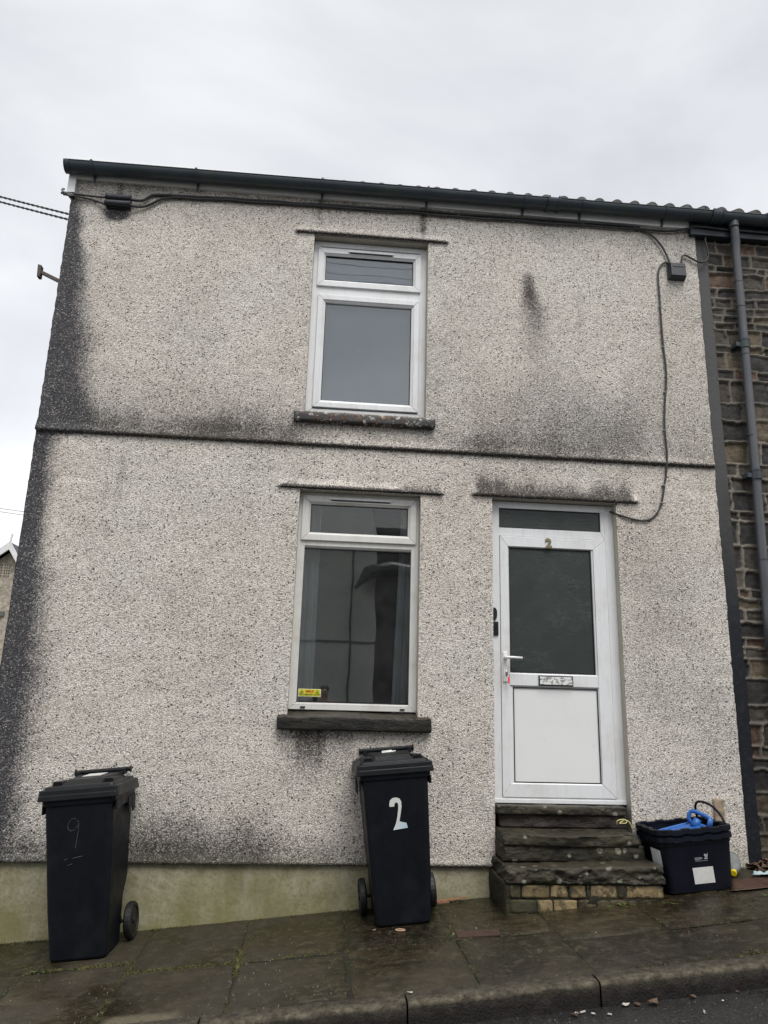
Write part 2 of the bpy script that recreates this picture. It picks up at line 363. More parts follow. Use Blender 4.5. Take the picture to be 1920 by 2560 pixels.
PEB = m_pebble(); UPVC = m_upvc(); UPVC2 = m_upvc('aged_upvc', (.66, .655, .63), (.36, .32, .25), .5)
GLASS = m_glass(); OBS = m_obscure(); FLAG = m_flag(); ROAD = m_road(); KERB = m_kerb(); RUB = m_rockattr()
STEP = m_step(); PLINTH = m_plinth(); SILLP = m_sillpaint()
SILLS = m_step('dark_sill_stone', ((.006, .006, .006), (.015, .014, .013), (.040, .036, .028)), .0, .35)
REVEAL = simple('cream_reveal', (.42, .39, .33), .8, .12, 6, .0015, 60, dirt=(.2, .18, .14), damt=.5)
GASK = simple('black_gasket', (.012, .012, .013), .5)
GUT = simple('gutter_plastic', (.036, .048, .060), .38, .2, 5, .0004, 40, dirt=(.045, .065, .040), dsc=6, damt=.7)
DPIPE = simple('grey_downpipe', (.085, .090, .100), .42, .15, 5, .0004, 40, dirt=(.04, .04, .042), dsc=3, damt=.4)
TILE = simple('roof_tile', (.020, .018, .018), .7, .35, 18, .003, 70, dirt=(.03, .033, .022), dsc=5, damt=.6)
FASCW = m_upvc('fascia_board', (.90, .91, .92), (.6, .59, .56), .2)
FASCD = simple('dark_fascia', (.018, .024, .032), .5, .3, 4)
CABLE = simple('cable_black', (.028, .029, .030), .5, .2)
BOXPL = simple('box_plastic', (.016, .020, .027), .42, .15)
CLIP = simple('clip_grey', (.28, .28, .27), .6)
BINP = simple('bin_plastic', (.0050, .0062, .0095), .48, .25, 7, .0008, 130, dirt=(.016, .015, .013), dsc=3.5, damt=.5, spec=.18)
LIDP = simple('lid_plastic', (.0095, .011, .013), .44, .2, 7, .0006, 150, dirt=(.022, .022, .020), dsc=4, damt=.5, spec=.28)
TYRE = simple('tyre_rubber', (.005, .005, .006), .55, .2, 20, .001, 120)
CRATE = simple('crate_plastic', (.0035, .0050, .0105), .40, .2, 6, .0005, 120, dirt=(.012, .013, .015), dsc=4, damt=.4, spec=.22)
WHITES = simple('white_sticker', (.62, .62, .60), .5, .06, 20, 0, dirt=(.40, .39, .36), dsc=18, damt=.4)
BLUE = simple('blue_plastic', (.020, .115, .40), .38, .12, 8, .0005, 60, dirt=(.06, .12, .25), dsc=6, damt=.4)
PINK = simple('pink_plastic', (.85, .10, .16), .4)
STEEL = simple('key_steel', (.35, .34, .32), .3, metal=1)
BRASS = simple('weathered_brass', (.20, .17, .10), .45, .3, 60)
RUST = simple('rusty_iron', (.075, .060, .050), .7, .3, 30, .001)
WHITEH = simple('white_handle', (.78, .78, .77), .3, .03)
LETT = G('peeling_letterbox')
_n = LETT.noise(38, 6, .7, vec=LETT.scale(LETT.P, (.7, 1, 1.2)))
LETT = LETT.done(LETT.mix(LETT.mr(_n, .50, .53, 0, 1, True), (.76, .76, .74), (.27, .28, .28)), .4, LETT.bump(_n, .001))
BLK = simple('black_plastic', (.010, .010, .013), .4)

def zb(x): x = np.asarray(x, float); return .145+.092*x+np.where(x > 2, .035*np.clip((x-2)/1.2, 0, 1)**2, 0)
def gz(x, y): return float(zb(x)+.02*y)

# ------------------------------------------------------------------ ground, pavement, kerb, road
def ground_sheet():
    xs = np.linspace(-70, 70, 90); ys = np.linspace(-70, 70, 90); X, Y = np.meshgrid(xs, ys)
    Z = .145+.092*X+.0*Y-.32
    P = np.stack([X, Y, Z], -1)
    g = G('earth'); c = g.ramp(g.noise(.6, 6, .6), [(.3, (.05, .05, .03)), (.7, (.10, .10, .06))])
    tag(gridmesh('ground', P, None, g.done(c, .9)), kind='structure')
ground_sheet()
def road_sheet():
    xs = np.arange(-14, 14.01, .07); ys = np.concatenate([np.arange(-9.2, -3, .3), np.arange(-3, -1.475, .035)])
    X, Y = np.meshgrid(xs, ys)
    Z = zb(X)-.02*1.49-.102+ .012*(np.clip(-1.49-Y, 0, 4)/1.) - .012*np.clip(-5.5-Y, 0, 4)+.006*(fbm(X*1.5, Y*1.5, 3)-.5)
    tag(gridmesh('road', np.stack([X, Y, Z], -1), None, ROAD), kind='structure')
road_sheet()
def far_pavement():
    mb = MB()
    for k in range(40):
        x0 = -14+k*.7; x1 = x0+.69; za = .145+.092*x0-.10; zc = .145+.092*x1-.10
        mb.hexa([(x0, -11.4, za-.15), (x1, -11.4, zc-.15), (x1, -9.15, zc-.15), (x0, -9.15, za-.15), (x0, -11.4, za+.08), (x1, -11.4, zc+.08), (x1, -9.15, zc+.08), (x0, -9.15, za+.08)])
    tag(mb.build('far_pavement', simple('concrete_paving', (.16, .155, .145), .8), None, .006), kind='structure')
far_pavement()

JX = [-14.0]
JX = [-8.8+.6*k for k in range(12)]; JX = [x for x in JX if x < -2.2]+[-2.1, -1.514, -.934, -.35, .246, .855, 1.43, 2.03, 2.62, 3.23, 3.85, 4.5, 5.1, 5.7, 6.4, 7.1]
def pavement():
    """separate flags, slightly tilted, with open mossy joints"""
    V = []; F = []; tone = []; alg_shade = []; nsm = []
    def flag(x0, x1, y0, y1):
        g = .0028; x0 += g; x1 -= g; y0 += g; y1 -= g
        nx = max(2, int((x1-x0)/.03)); ny = max(2, int((y1-y0)/.03))
        xs = np.linspace(x0, x1, nx+1); ys = np.linspace(y0, y1, ny+1); X, Y = np.meshgrid(xs, ys)
        t = rnd.random(); tx = rnd.uniform(-.006, .006); ty = rnd.uniform(-.006, .006); dz = rnd.uniform(-.003, .003)
        ex = np.minimum(X-x0, x1-X); ey = np.minimum(Y-y0, y1-Y); e = np.minimum(ex, ey)
        Z = zb(X)+.02*Y+(X-(x0+x1)/2)*tx+(Y-(y0+y1)/2)*ty+dz-.006*(1-sst(0, .03, e))+.004*(fbm(X*6, Y*6, 5)-.5)
        Xj = X+np.where((ex < .001), .006*(vnoise(Y*14, X*3, 9)-.5), 0); Yj = Y+np.where((ey < .001), .008*(vnoise(X*14, Y*3, 19)-.5), 0)
        # worn corners
        b = len(V); P = np.stack([Xj, Yj, Z], -1).reshape(-1, 3); V.extend(P.tolist())
        i = np.arange((nx+1)*(ny+1)).reshape(ny+1, nx+1)+b
        F.extend(np.stack([i[:-1, :-1], i[:-1, 1:], i[1:, 1:], i[1:, :-1]], -1).reshape(-1, 4).tolist())
        tone.extend([t]*P.shape[0])
        a = np.clip(sst(-.55, -.02, Y)*.85+.55*(1-sst(0, .05, e))+.35*(fbm(X*2, Y*2, 31) > .55), 0, 1); alg_shade.extend(a.ravel().tolist())  # algae, plus shade painted in towards the wall
        # skirt
        loop = list(i[0, :])+list(i[1:, -1])+list(i[-1, -2::-1])+list(i[-2:0:-1, 0])
        b1 = len(V)
        for k in loop: p = V[k]; V.append([p[0], p[1], p[2]]); tone.append(0); alg_shade.append(1)
        b2 = len(V)
        for k in loop: p = V[k]; V.append([p[0], p[1], p[2]-.05]); tone.append(0); alg_shade.append(1)
        n = len(loop)
        nsm.append((len(F), len(F)+n))
        for k in range(n): F.append([b1+k, b2+k, b2+(k+1) % n, b1+(k+1) % n])
    for a, b in zip(JX[:-1], JX[1:]):
        yb = .30 if (a >= 3.2 or b < -2) else .02
        ym = -.575 if (a < -.94 and a > -2.2) else (-.91 if a > 1.4 else -.742)
        yk = -1.385
        flag(a, b, ym, yb)
        if a > -1.6: flag(a, b, yk, ym)
        else: flag(a, b, -1.0, ym); flag(a, b, yk, -1.0)
    me = bpy.data.meshes.new('pavement'); me.from_pydata(V, [], F)
    for k, arr in (('tone', tone), ('algae_shade', alg_shade)):
        at = me.attributes.new(k, 'FLOAT', 'POINT'); at.data.foreach_set('value', arr)
    me.materials.append(FLAG); sm_ = np.ones(len(F), bool)
    for a, b in nsm: sm_[a:b] = False
    me.polygons.foreach_set('use_smooth', sm_); me.update()
    o = bpy.data.objects.new('pavement', me); COL.objects.link(o); tag(o, kind='structure')
    # bedding dirt in the joints
    xs = np.arange(-8, 7, .02); ys = np.arange(-1.40, .32, .02); X, Y = np.meshgrid(xs, ys)
    Z = zb(X)+.02*Y-.007+.008*(fbm(X*9, Y*9, 77)-.5)
    g = G('joint_dirt'); c = g.ramp(g.noise(30, 6, .7), [(.3, (.005, .0045, .003)), (.5, (.012, .011, .006)), (.7, (.030, .030, .012))])
    tag(gridmesh('soil', np.stack([X, Y, Z], -1), None, g.done(c, .9, g.bump(g.noise(60, 5, .7), .01))), kind='structure')
pavement()
def kerb():
    ends = [-8, -4.5, -3.0, -1.55, -.45, .49, 1.40, 2.55, 3.6, 5.0, 7.0]
    V = []; F = []; E_ = []
    for a, b in zip(ends[:-1], ends[1:]):
        a += .004; b -= .004; n = int((b-a)/.02)
        prof = [(-1.38, -.0), (-1.42, .0), (-1.455, .0), (-1.476, -.0015), (-1.487, -.008), (-1.492, -.022), (-1.496, -.06), (-1.498, -.10), (-1.50, -.16)]
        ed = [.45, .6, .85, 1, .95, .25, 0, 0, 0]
        b0 = len(V)
        for k in range(n+1):
            x = a+(b-a)*k/n
            for j, (y, z) in enumerate(prof):
                q = float(fbm(x*14, j*1.3, 51)-.5); q2 = float(fbm(x*4, j*.3, 57)-.5)
                ch = max(0, float(vnoise(x*30, 3.3, 61))-.62)*.05 if j in (3, 4, 5) else 0
                V.append((x, y+.013*q+.012*q2+(ch if j > 3 else 0), float(zb(x))+.02*y+z+.005*q+(0 if j > 5 else -ch*.6))); E_.append(ed[j])
        m_ = len(prof)
        for k in range(n):
            for j in range(m_-1): F.append([b0+k*m_+j, b0+k*m_+j+1, b0+(k+1)*m_+j+1, b0+(k+1)*m_+j])
        F.append([b0+j for j in range(m_)]); F.append([b0+n*m_+j for j in range(m_)][::-1])
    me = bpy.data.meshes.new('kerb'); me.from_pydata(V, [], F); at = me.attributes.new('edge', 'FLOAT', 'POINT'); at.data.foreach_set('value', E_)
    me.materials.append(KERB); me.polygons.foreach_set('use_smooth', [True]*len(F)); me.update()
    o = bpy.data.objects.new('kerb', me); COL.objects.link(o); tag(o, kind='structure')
kerb()

# ------------------------------------------------------------------ the house
house = empty('terraced_house', (0, 0, 0))
tag(house, 'pale pebbledashed two-storey house with white door and two white windows, soot stained', 'house')
XL, XR = -2.12, 3.04
OPEN = [(-.184, .746, 3.62, 5.146), (-.184, .717, 1.385, 2.998), (1.26, 2.222, .50, 3.010)]   # upper window, lower window, door
def wall_front():
    def lines(lo, hi, st, br):
        out = sorted(set([round(v, 4) for v in br])); out = [v for v in out if lo <= v <= hi]
        pts = [lo]+[v for v in out if lo < v < hi]+[hi]; res = []
        for a, b in zip(pts[:-1], pts[1:]):
            n = max(1, int(round((b-a)/st))); res += list(np.linspace(a, b, n+1)[:-1])
        return np.array(res+[hi])
    xs = lines(XL, XR, .022, [o[0] for o in OPEN]+[o[1] for o in OPEN]+[-.342, -.338, .91, .914, -.346, -.342, .886, .89, 1.105, 1.109, 2.393, 2.397])
    zl = 3.347
    zs = lines(.30, 5.50, .022, [o[2] for o in OPEN]+[o[3] for o in OPEN]+[.436, .440, zl-.004, zl, 5.151, 5.155, 3.007, 3.011, 3.017, 3.021, 5.151])
    X, Z = np.meshgrid(xs, zs)
    Y = .0035*(fbm(X*16, Z*16, 11, 3)-.5)*2+.006*(fbm(X*1.3, Z*1.3, 13, 2)-.5)
    up = (Z >= zl-.001)
    Y = Y-np.where(up, .006+.020*(1-sst(0, .07, Z-zl)), 0)
    Y = Y+np.where(Z < .438, .035, 0)-np.where((Z >= .438), .012*(1-sst(0, .06, Z-.44)), 0)
    def ledge(x0, x1, z0, d, h):
        nonlocal Y
        inside = band(X, x0, x1, .006)*(Z >= z0-.0005)
        Y = Y-inside*d*(1-sst(0, h, Z-z0))
    ledge(-.340, .912, 5.155, .020, .07); ledge(-.344, .888, 3.011, .022, .07); ledge(1.107, 2.395, 3.021, .024, .08)
    n = fbm(X*2.2, Z*2.2, 21, 5); nb = fbm(X*5, Z*5, 25, 4); nv = fbm(X*9, Z*.9, 28, 4)
    st = np.zeros_like(X)
    def add(s): 
        nonlocal st
        st = np.maximum(st, s)+.25*np.minimum(st, s)
    d = X-XL
    wl = np.interp(Z, [.3, 1.2, 2.0, 2.7, 3.3, 3.36, 4.2, 5.0, 5.4], [.24, .20, .15, .13, .11, .22, .19, .13, .07])*(.45+1.1*n)
    add(1.0*(1-sst(-.1, 2.3, d/wl))*np.interp(Z, [.4, 1.4, 5.1, 5.35], [.9, 1, 1, .35]))
    # band above the drip between the storeys
    a = np.interp(X, [-2.1, -1.7, -1.2, -.6, -.25, -.1, .7, .9, 1.2, 1.9, 2.3, 2.7, 3.05], [1.0, .70, .58, .70, .58, .20, .20, .34, .46, .46, .34, .26, .24])
    hgt = np.interp(X, [-2.1, -1.6, -1., -.3, 0, .7, 1., 1.5, 2.2, 2.6, 3.], [.55, .34, .30, .40, .12, .12, .30, .38, .32, .20, .15])*(.5+1.1*nb)
    add(.82*a*(1-sst(-.1, 1.35, (Z-zl)/hgt))*up*(.75+.5*nv))
    add(.30*band(X, .9, 2.6, .35)*(1-sst(.1, 1.3, Z-zl))*up*(.5+1.0*n))
    add(.22*band(X, -1.5, -.3, .3)*(1-sst(.1, .9, Z-zl))*up*(.4+1.0*n))
    add(.26*(1-sst(.0, 1.1, Z-zl))*up*(.45+.9*n)); add(.20*(1-sst(.0, .25, Z-zl))*up*(.3+1.2*nb)); add(.13*(.2+1.3*nb)*up)
    # streak on the upper storey
    cx = 1.57+.05*sst(4.95, 4.4, Z)+.04*(fbm(Z*3, Z*0, 33)-.5); wd = np.interp(Z, [3.9, 4.4, 4.6, 4.75, 4.97, 5.0], [.30, .16, .125, .085, .045, .02])
    add(np.interp(Z, [3.8, 4.2, 4.5, 4.7, 4.9, 5.0], [.08, .25, .45, .66, .6, 0])*np.exp(-((X-cx)/wd)**2)*(.65+.6*nb))
    add(.28*np.exp(-((X-2.0)/.05)**2)*band(Z, 4.3, 4.85, .15))
    # fringes over the lintels
    def fringe(x0, x1, z0, h, s, sd):
        e = .5+1.1*fbm(X*7, X*0, sd, 3)
        add(.85*s*band(X, x0, x1, .04)*(1-sst(-.1, 1.3, (Z-z0)/(h*e)))*(Z >= z0-.001))
    fringe(1.13, 2.36, 3.021, .17, .95, 41); fringe(-.32, -.18, 3.011, .07, .6, 43); fringe(.55, .88, 3.011, .10, .7, 45); fringe(-.3, .85, 3.011, .05, .45, 46)
    fringe(-.3, .9, 5.155, .05, .5, 47)
    # drips from the eaves
    for x0, s, lo in ((-.15, .35, 5.2), (.70, .62, 5.18), (1.7, .25, 5.3), (-1.75, .5, 5.12)):
        add(s*np.exp(-((X-x0)/.035)**2)*sst(lo-.06, lo+.1, Z)*(Z > lo-.1))
    add(.34*sst(5.32, 5.46, Z)*(.4+nb))
    add(.95*np.exp(-((X+1.76)/.11)**2)*band(Z, 5.13, 5.25, .05))
    runs = sst(.60, .80, vnoise(X*26, Z*.8, 301))*sst(.45, .7, vnoise(X*3, Z*.6, 305)); add(.30*runs*(1-sst(0, .55, np.abs(Z-3.30+.3)))*(Z < zl)); add(.28*runs*sst(4.95, 5.45, Z)); add(.3*runs*band(X, -.3, .85, .05)*sst(.9, 1.29, Z)*(Z < 1.35))
    # over the plinth
    a = np.interp(X, [-2.1, -1.9, -1.5, -1.2, -.8, -.3, .1, .6, .9, 1.25, 1.3, 2.2, 2.6, 3.0], [.90, .74, .74, .66, .80, .72, .58, .46, .28, .22, .2, .3, .35, .3])
    hgt = np.interp(X, [-2.1, -1.8, -1.4, -.8, -.3, 0, .6, 1.2, 3], [.50, .38, .30, .40, .32, .22, .18, .10, .08])*(.5+1.1*nb)
    add(.84*a*(1-sst(-.1, 1.5, (Z-.44)/hgt))*(.7+.6*nv))
    add(.5*band(X, -1.2, -.2, .3)*(1-sst(.2, 1.0, Z-.44))*(.1+1.1*n)*.6)
    # under the lower sill
    add(.80*(.25+1.1*nv)*band(X, -.15, .10, .07)*sst(.84, 1.2, Z)*(Z < 1.36))
    add(.5*(.2+1.0*nv)*band(X, -.24, .3, .08)*sst(.6, 1.25, Z)*(Z < 1.36))
    add(.35*band(X, -.24, .80, .03)*sst(1.22, 1.29, Z)*(Z < 1.36))
    add(.45*band(X, -.26, .82, .03)*sst(3.46, 3.52, Z)*(Z < 3.6))
    add(.25*sst(.52, .74, fbm(X*1.1, Z*1.1, 71, 4)))
    add(.30*band(X, 2.35, 2.9, .15)*band(Z, 1.3, 2.3, .3)*(nb))
    # shadow lines of the drips, painted black along and just under the edges
    for x0, x1, z0 in ((XL-.1, XR+.1, zl), (-.33, .90, 5.155), (-.335, .88, 3.011), (1.11, 2.39, 3.021), (XL-.1, XR+.1, .44)):
        add(.95*band(X, x0, x1, .01)*(Z >= z0-.006)*(Z <= z0+.006+.012*nb))
    add(.9*(Z > zl-.016)*(Z < zl-.003))
    st = np.clip(st*1.30, 0, 1.0)
    moss = np.clip(.5*(1-sst(0, .10, Z-.44))*(.2+n)+.45*band(X, 2.3, 3.1, .05)*(1-sst(.40, .62, Z)), 0, 1)
    X2 = X+np.where(np.abs(X-XL) < 1e-4, .008*(fbm(Z*22, Z*3, 81, 3)-.5)*2, 0)+np.where(np.abs(X-XR) < 1e-4, .007*(fbm(Z*22, Z*3, 83, 3)-.5)*2, 0)
    cxm = (xs[:-1]+xs[1:])/2; czm = (zs[:-1]+zs[1:])/2; CX, CZ = np.meshgrid(cxm, czm); keep = np.ones(CX.shape, bool)
    for a, b, c, d_ in OPEN: keep &= ~((CX > a) & (CX < b) & (CZ > c) & (CZ < d_))
    gridmesh('wall', np.stack([X2, Y, Z], -1), keep, PEB, house, {'stain_shade': st, 'moss': moss})
wall_front()
def gable():
    ys = np.arange(0, 7.01, .07); zs = np.arange(-.4, 5.5, .07); Yg, Zg = np.meshgrid(ys, zs)
    st = np.clip(1-sst(.1, 1.2, Yg)*.6+.2*(fbm(Yg*2, Zg*2, 5)-.5), 0, 1)
    Xg = XL+.0*Yg+.006*(fbm(Yg*9, Zg*9, 8)-.5)
    gridmesh('wall', np.stack([Xg, Yg, Zg], -1), None, PEB, house, {'stain_shade': st, 'moss': st*0})
    mb = MB(); mb.box(XL+.02, XR, 6.85, 7.0, -.4, 5.5); mb.box(XL+.12, 7.9, .4, 6.8, 5.36, 5.44)
    mb.loft([[(XL, 0, 5.5), (XL, 7, 5.5), (XL, 3.5, 7.35)], [(XL+.1, 0, 5.5), (XL+.1, 7, 5.5), (XL+.1, 3.5, 7.35)]])
    mb.build('wall', simple('rear_render', (.4, .39, .36), .8), house)
gable()
def reveals():
    mb = MB()
    for a, b, c, d in OPEN:
        y1 = .14; t = .03
        mb.box(a-t, a, .004, y1, c, d); mb.box(b, b+t, .004, y1, c, d)
        mb.box(a-t, b+t, .004, y1, d, d+t)
    mb.build('reveal', REVEAL, house)
reveals()
def plinth():
    for x0, x1 in ((-2.115, 1.27), (2.20, 3.04)):
        xs = np.arange(x0, x1, .02); zs = np.linspace(-.45, .445, 46); X, Z = np.meshgrid(xs, zs)
        Y = .016+.006*(fbm(X*5, Z*5, 17, 4)-.5)
        gb = zb(X); al = np.clip(1-sst(0, .45, Z-gb)*.75-sst(-1.2, .9, X)*.35, 0, 1)
        al = np.maximum(al, (1-sst(0, .06, Z-gb)))
        gridmesh('plinth', np.stack([X, Y, Z], -1), None, PLINTH, house, {'algae_shade': al})
plinth()

# window glass rooms: interior shell
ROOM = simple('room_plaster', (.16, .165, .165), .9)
def room(x0, x1, z0, z1, y1, ox0, ox1, oz0, oz1):
    mb = MB(); y0 = .16
    P = [(x0, y0, z0), (x1, y0, z0), (x1, y1, z0), (x0, y1, z0), (x0, y0, z1), (x1, y0, z1), (x1, y1, z1), (x0, y1, z1)]
    for a in ((0, 1, 2, 3), (4, 7, 6, 5), (1, 5, 6, 2), (2, 6, 7, 3), (3, 7, 4, 0)): mb.poly([P[k] for k in a])
    mb.box(x0, ox0, y0-.01, y0, z0, z1); mb.box(ox1, x1, y0-.01, y0, z0, z1); mb.box(ox0, ox1, y0-.01, y0, z0, oz0); mb.box(ox0, ox1, y0-.01, y0, oz1, z1)
    return mb
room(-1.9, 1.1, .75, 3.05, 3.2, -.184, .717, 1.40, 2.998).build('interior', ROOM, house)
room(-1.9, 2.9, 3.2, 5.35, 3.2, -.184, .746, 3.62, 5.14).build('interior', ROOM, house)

def window(x0, x1, z0, z1, ga, gb_, yf, mat, fold):
    """ga, gb_: glass rectangles top light / bottom light"""
    mb = MB(); tz = (gb_[3]+ga[2])/2
    mb.ring(x0, x1, z0, z1, (.055, .055, .045, .045), yf, yf+.06)
    # transom
    mb.box(x0+.05, x1-.05, yf+.002, yf+.058, gb_[3]+(.05 if fold else .018), ga[2]-.052)
    fr = mb.build('window', mat, house, .003)
    # opening sash of the top light
    s = MB(); a, b, c, d = ga
    s.ring(a-.062, b+.062, c-.058, d+.058, .046, yf-.016, yf+.03); s.ring(a-.0165, b+.0165, c-.0125, d+.0125, .0165, yf-.012, yf+.03, .014)
    s.build('sash', mat, fr, .0025)
    a, b, c, d = gb_
    if fold:
        s = MB(); s.ring(a-.062, b+.062, c-.050, d+.050, .042, yf-.014, yf+.03); s.ring(a-.020, b+.020, c-.008, d+.008, .020, yf-.010, yf+.03, .014); s.build('sash', mat, fr, .0025)
    else:
        s = MB(); s.ring(a-.022, b+.022, c-.020, d+.020, .020, yf-.002, yf+.03, .016); s.build('glazing_bead', mat, fr, .002)
    k = MB()
    for a, b, c, d in (ga, gb_): k.ring(a-.002, b+.002, c-.002, d+.002, .007, yf+.006, yf+.03)
    k.build('gasket', GASK, fr)
    for a, b, c, d in (ga, gb_):
        p = MB(); p.box(a-.006, b+.006, yf+.018, yf+.022, c-.006, d+.006); p.build('pane', GLASS, fr)
    return fr
UW = window(-.184, .746, 3.628, 5.140, (-.084, .636, 4.787, 5.018), (-.068, .628, 3.734, 4.600), .075, UPVC, True)
LW = window(-.184, .717, 1.425, 2.998, (-.097, .632, 2.690, 2.913), (-.139, .668, 1.479, 2.576), .075, UPVC2, False)
# trickle vents
for par, x0, x1, z, yy in ((UW, .10, .468, 5.052, .048), (LW, .04, .502, 2.952, .05)):
    mb = MB(); mb.box(x0, x1, yy, yy+.018, z-.007, z+.009); mb.box(x0, x0+.012, yy-.004, yy+.018, z-.009, z+.011); mb.box(x1-.012, x1, yy-.004, yy+.018, z-.009, z+.011)
    mb.box(x0+.01, x1-.01, yy+.001, yy+.020, z-.015, z-.009, 1)
    mb.build('trickle_vent', [UPVC, GASK], par, .002)
# drain caps on the lower frame
for x in (-.10, .60): mb = MB(); mb.box(x, x+.035, .066, .076, 1.436, 1.447); mb.build('drain_cap', GASK, LW, .002)

def rock(name, mat, x0, x1, y0, y1, z0, z1, parent, amp=.008, st=.015, seed=1, front=None, fr=6., round_=.006, topf=None):
    """a stone block: subdivided, weathered; front(x) shifts the front face"""
    nx = max(2, int((x1-x0)/st)); ny = max(2, int((y1-y0)/st)); nz = max(2, int((z1-z0)/st))
    bm = bmesh.new(); vs = {}
    def gv(i, j, k):
        if (i, j, k) not in vs:
            x = x0+(x1-x0)*i/nx; y = y0+(y1-y0)*j/ny; z = z0+(z1-z0)*k/nz
            dx = min(i, nx-i)*(x1-x0)/nx; dy = min(j, ny-j)*(y1-y0)/ny; dz = min(k, nz-k)*(z1-z0)/nz
            e = sorted((dx, dy, dz)); cut = max(0, round_-e[1]) if e[0] < 1e-6 else 0
            cx, cy, cz = (x0+x1)/2, (y0+y1)/2, (z0+z1)/2
            if cut > 0:
                if dx < round_: x += math.copysign(min(cut, round_)*.55, cx-x)
                if dy < round_: y += math.copysign(min(cut, round_)*.55, cy-y)
                if dz < round_: z += math.copysign(min(cut, round_)*.55, cz-z)
            nn = float(fbm(x*fr+z*fr*.7, y*fr+z*fr*3.1, seed, 4))-.5; n2 = float(fbm(x*fr*3, z*fr*6+y*fr*2, seed+9, 3))-.5
            if j == 0: y += -(nn*amp*1.6+n2*amp)+(front(x) if front else 0)*1.0
            elif front: y += front(x)*(1-(y-y0)/(y1-y0))
            if k == nz: z += nn*amp*.6+(topf(x, y) if topf else 0)
            if i in (0, nx): x += nn*amp*1.5
            vs[(i, j, k)] = bm.verts.new((x, y, z))
        return vs[(i, j, k)]
    for i in range(nx):
        for j in range(ny):
            for k in (0, nz):
                q = [gv(i, j, k), gv(i+1, j, k), gv(i+1, j+1, k), gv(i, j+1, k)]; bm.faces.new(q if k else q[::-1])
        for k in range(nz):
            for j in (0, ny):
                q = [gv(i, j, k), gv(i+1, j, k), gv(i+1, j, k+1), gv(i, j, k+1)]; bm.faces.new(q if j == 0 else q[::-1])
    for j in range(ny):
        for k in range(nz):
            for i in (0, nx):
                q = [gv(i, j, k), gv(i, j+1, k), gv(i, j+1, k+1), gv(i, j, k+1)]; bm.faces.new(q if i else q[::-1])
    me = bpy.data.meshes.new(name); bm.to_mesh(me); bm.free(); me.materials.append(mat)
    me.polygons.foreach_set('use_smooth', [True]*len(me.polygons)); me.update()
    o = bpy.data.objects.new(name, me); COL.objects.link(o)
    if parent: o.parent = parent
    return o
# sills
rock('sill', SILLS, -.250, .810, -.062, .100, 1.292, 1.378, LW, .006, .014, 3, topf=lambda x, y: (y+.062)*.26+.004*math.sin(x*9))
rock('sill', SILLP, -.262, .815, -.052, .100, 3.524, 3.597, UW, .003, .014, 5, round_=.006, topf=lambda x, y: (y+.052)*.22)

# text helper
def text_faces(mb, txt, size, x, z, y, mi, font_scale=(1, 1), bold=0.):
    c = bpy.data.curves.new('t', 'FONT'); c.body = txt; c.size = size; c.align_x = 'CENTER'; c.offset = bold; c.resolution_u = 3
    o = bpy.data.objects.new('t', c); COL.objects.link(o)
    dg = bpy.context.evaluated_depsgraph_get(); me = bpy.data.meshes.new_from_object(o.evaluated_get(dg))
    for p in me.polygons:
        mb.poly([(x+me.vertices[i].co.x*font_scale[0], y, z+me.vertices[i].co.y*font_scale[1]) for i in p.vertices], mi)
    bpy.data.objects.remove(o); bpy.data.meshes.remove(me)
# CCTV sticker on the glass (inside of the pane)
YEL = simple('sticker_yellow', (.62, .60, .04), .45, .1, 30, 0); YELW = simple('sticker_edge', (.66, .70, .42), .5, .05, 30, 0)
RED = simple('sticker_red', (.50, .05, .01), .5, .05, 30, 0); INK = simple('sticker_ink', (.06, .05, .01), .5, .05, 30, 0)
mb = MB(); mb.box(-.118, .040, .0905, .0925, 1.513, 1.566, 1); mb.box(-.113, .035, .0895, .0904, 1.517, 1.562, 0)
text_faces(mb, 'SMILE', .024, -.039, 1.542, .0885, 2, bold=.0009); text_faces(mb, 'YOU ARE ON CCTV!', .0165, -.039, 1.522, .0885, 3, bold=.0007)
for cx in (-.094, .016):
    for (a, b) in (((-.013, 0), (.013, 0)), ((.013, 0), (0, .021)), ((0, .021), (-.013, 0))):
        mb.tube([(cx+a[0], .0885, 1.540+a[1]), (cx+b[0], .0885, 1.540+b[1])], .0011, 4, 3)
    mb.tube([(cx-.004, .0885, 1.546), (cx+.004, .0885, 1.543)], .0018, 4, 3)
mb.build('sticker', [YEL, YELW, RED, INK], LW)

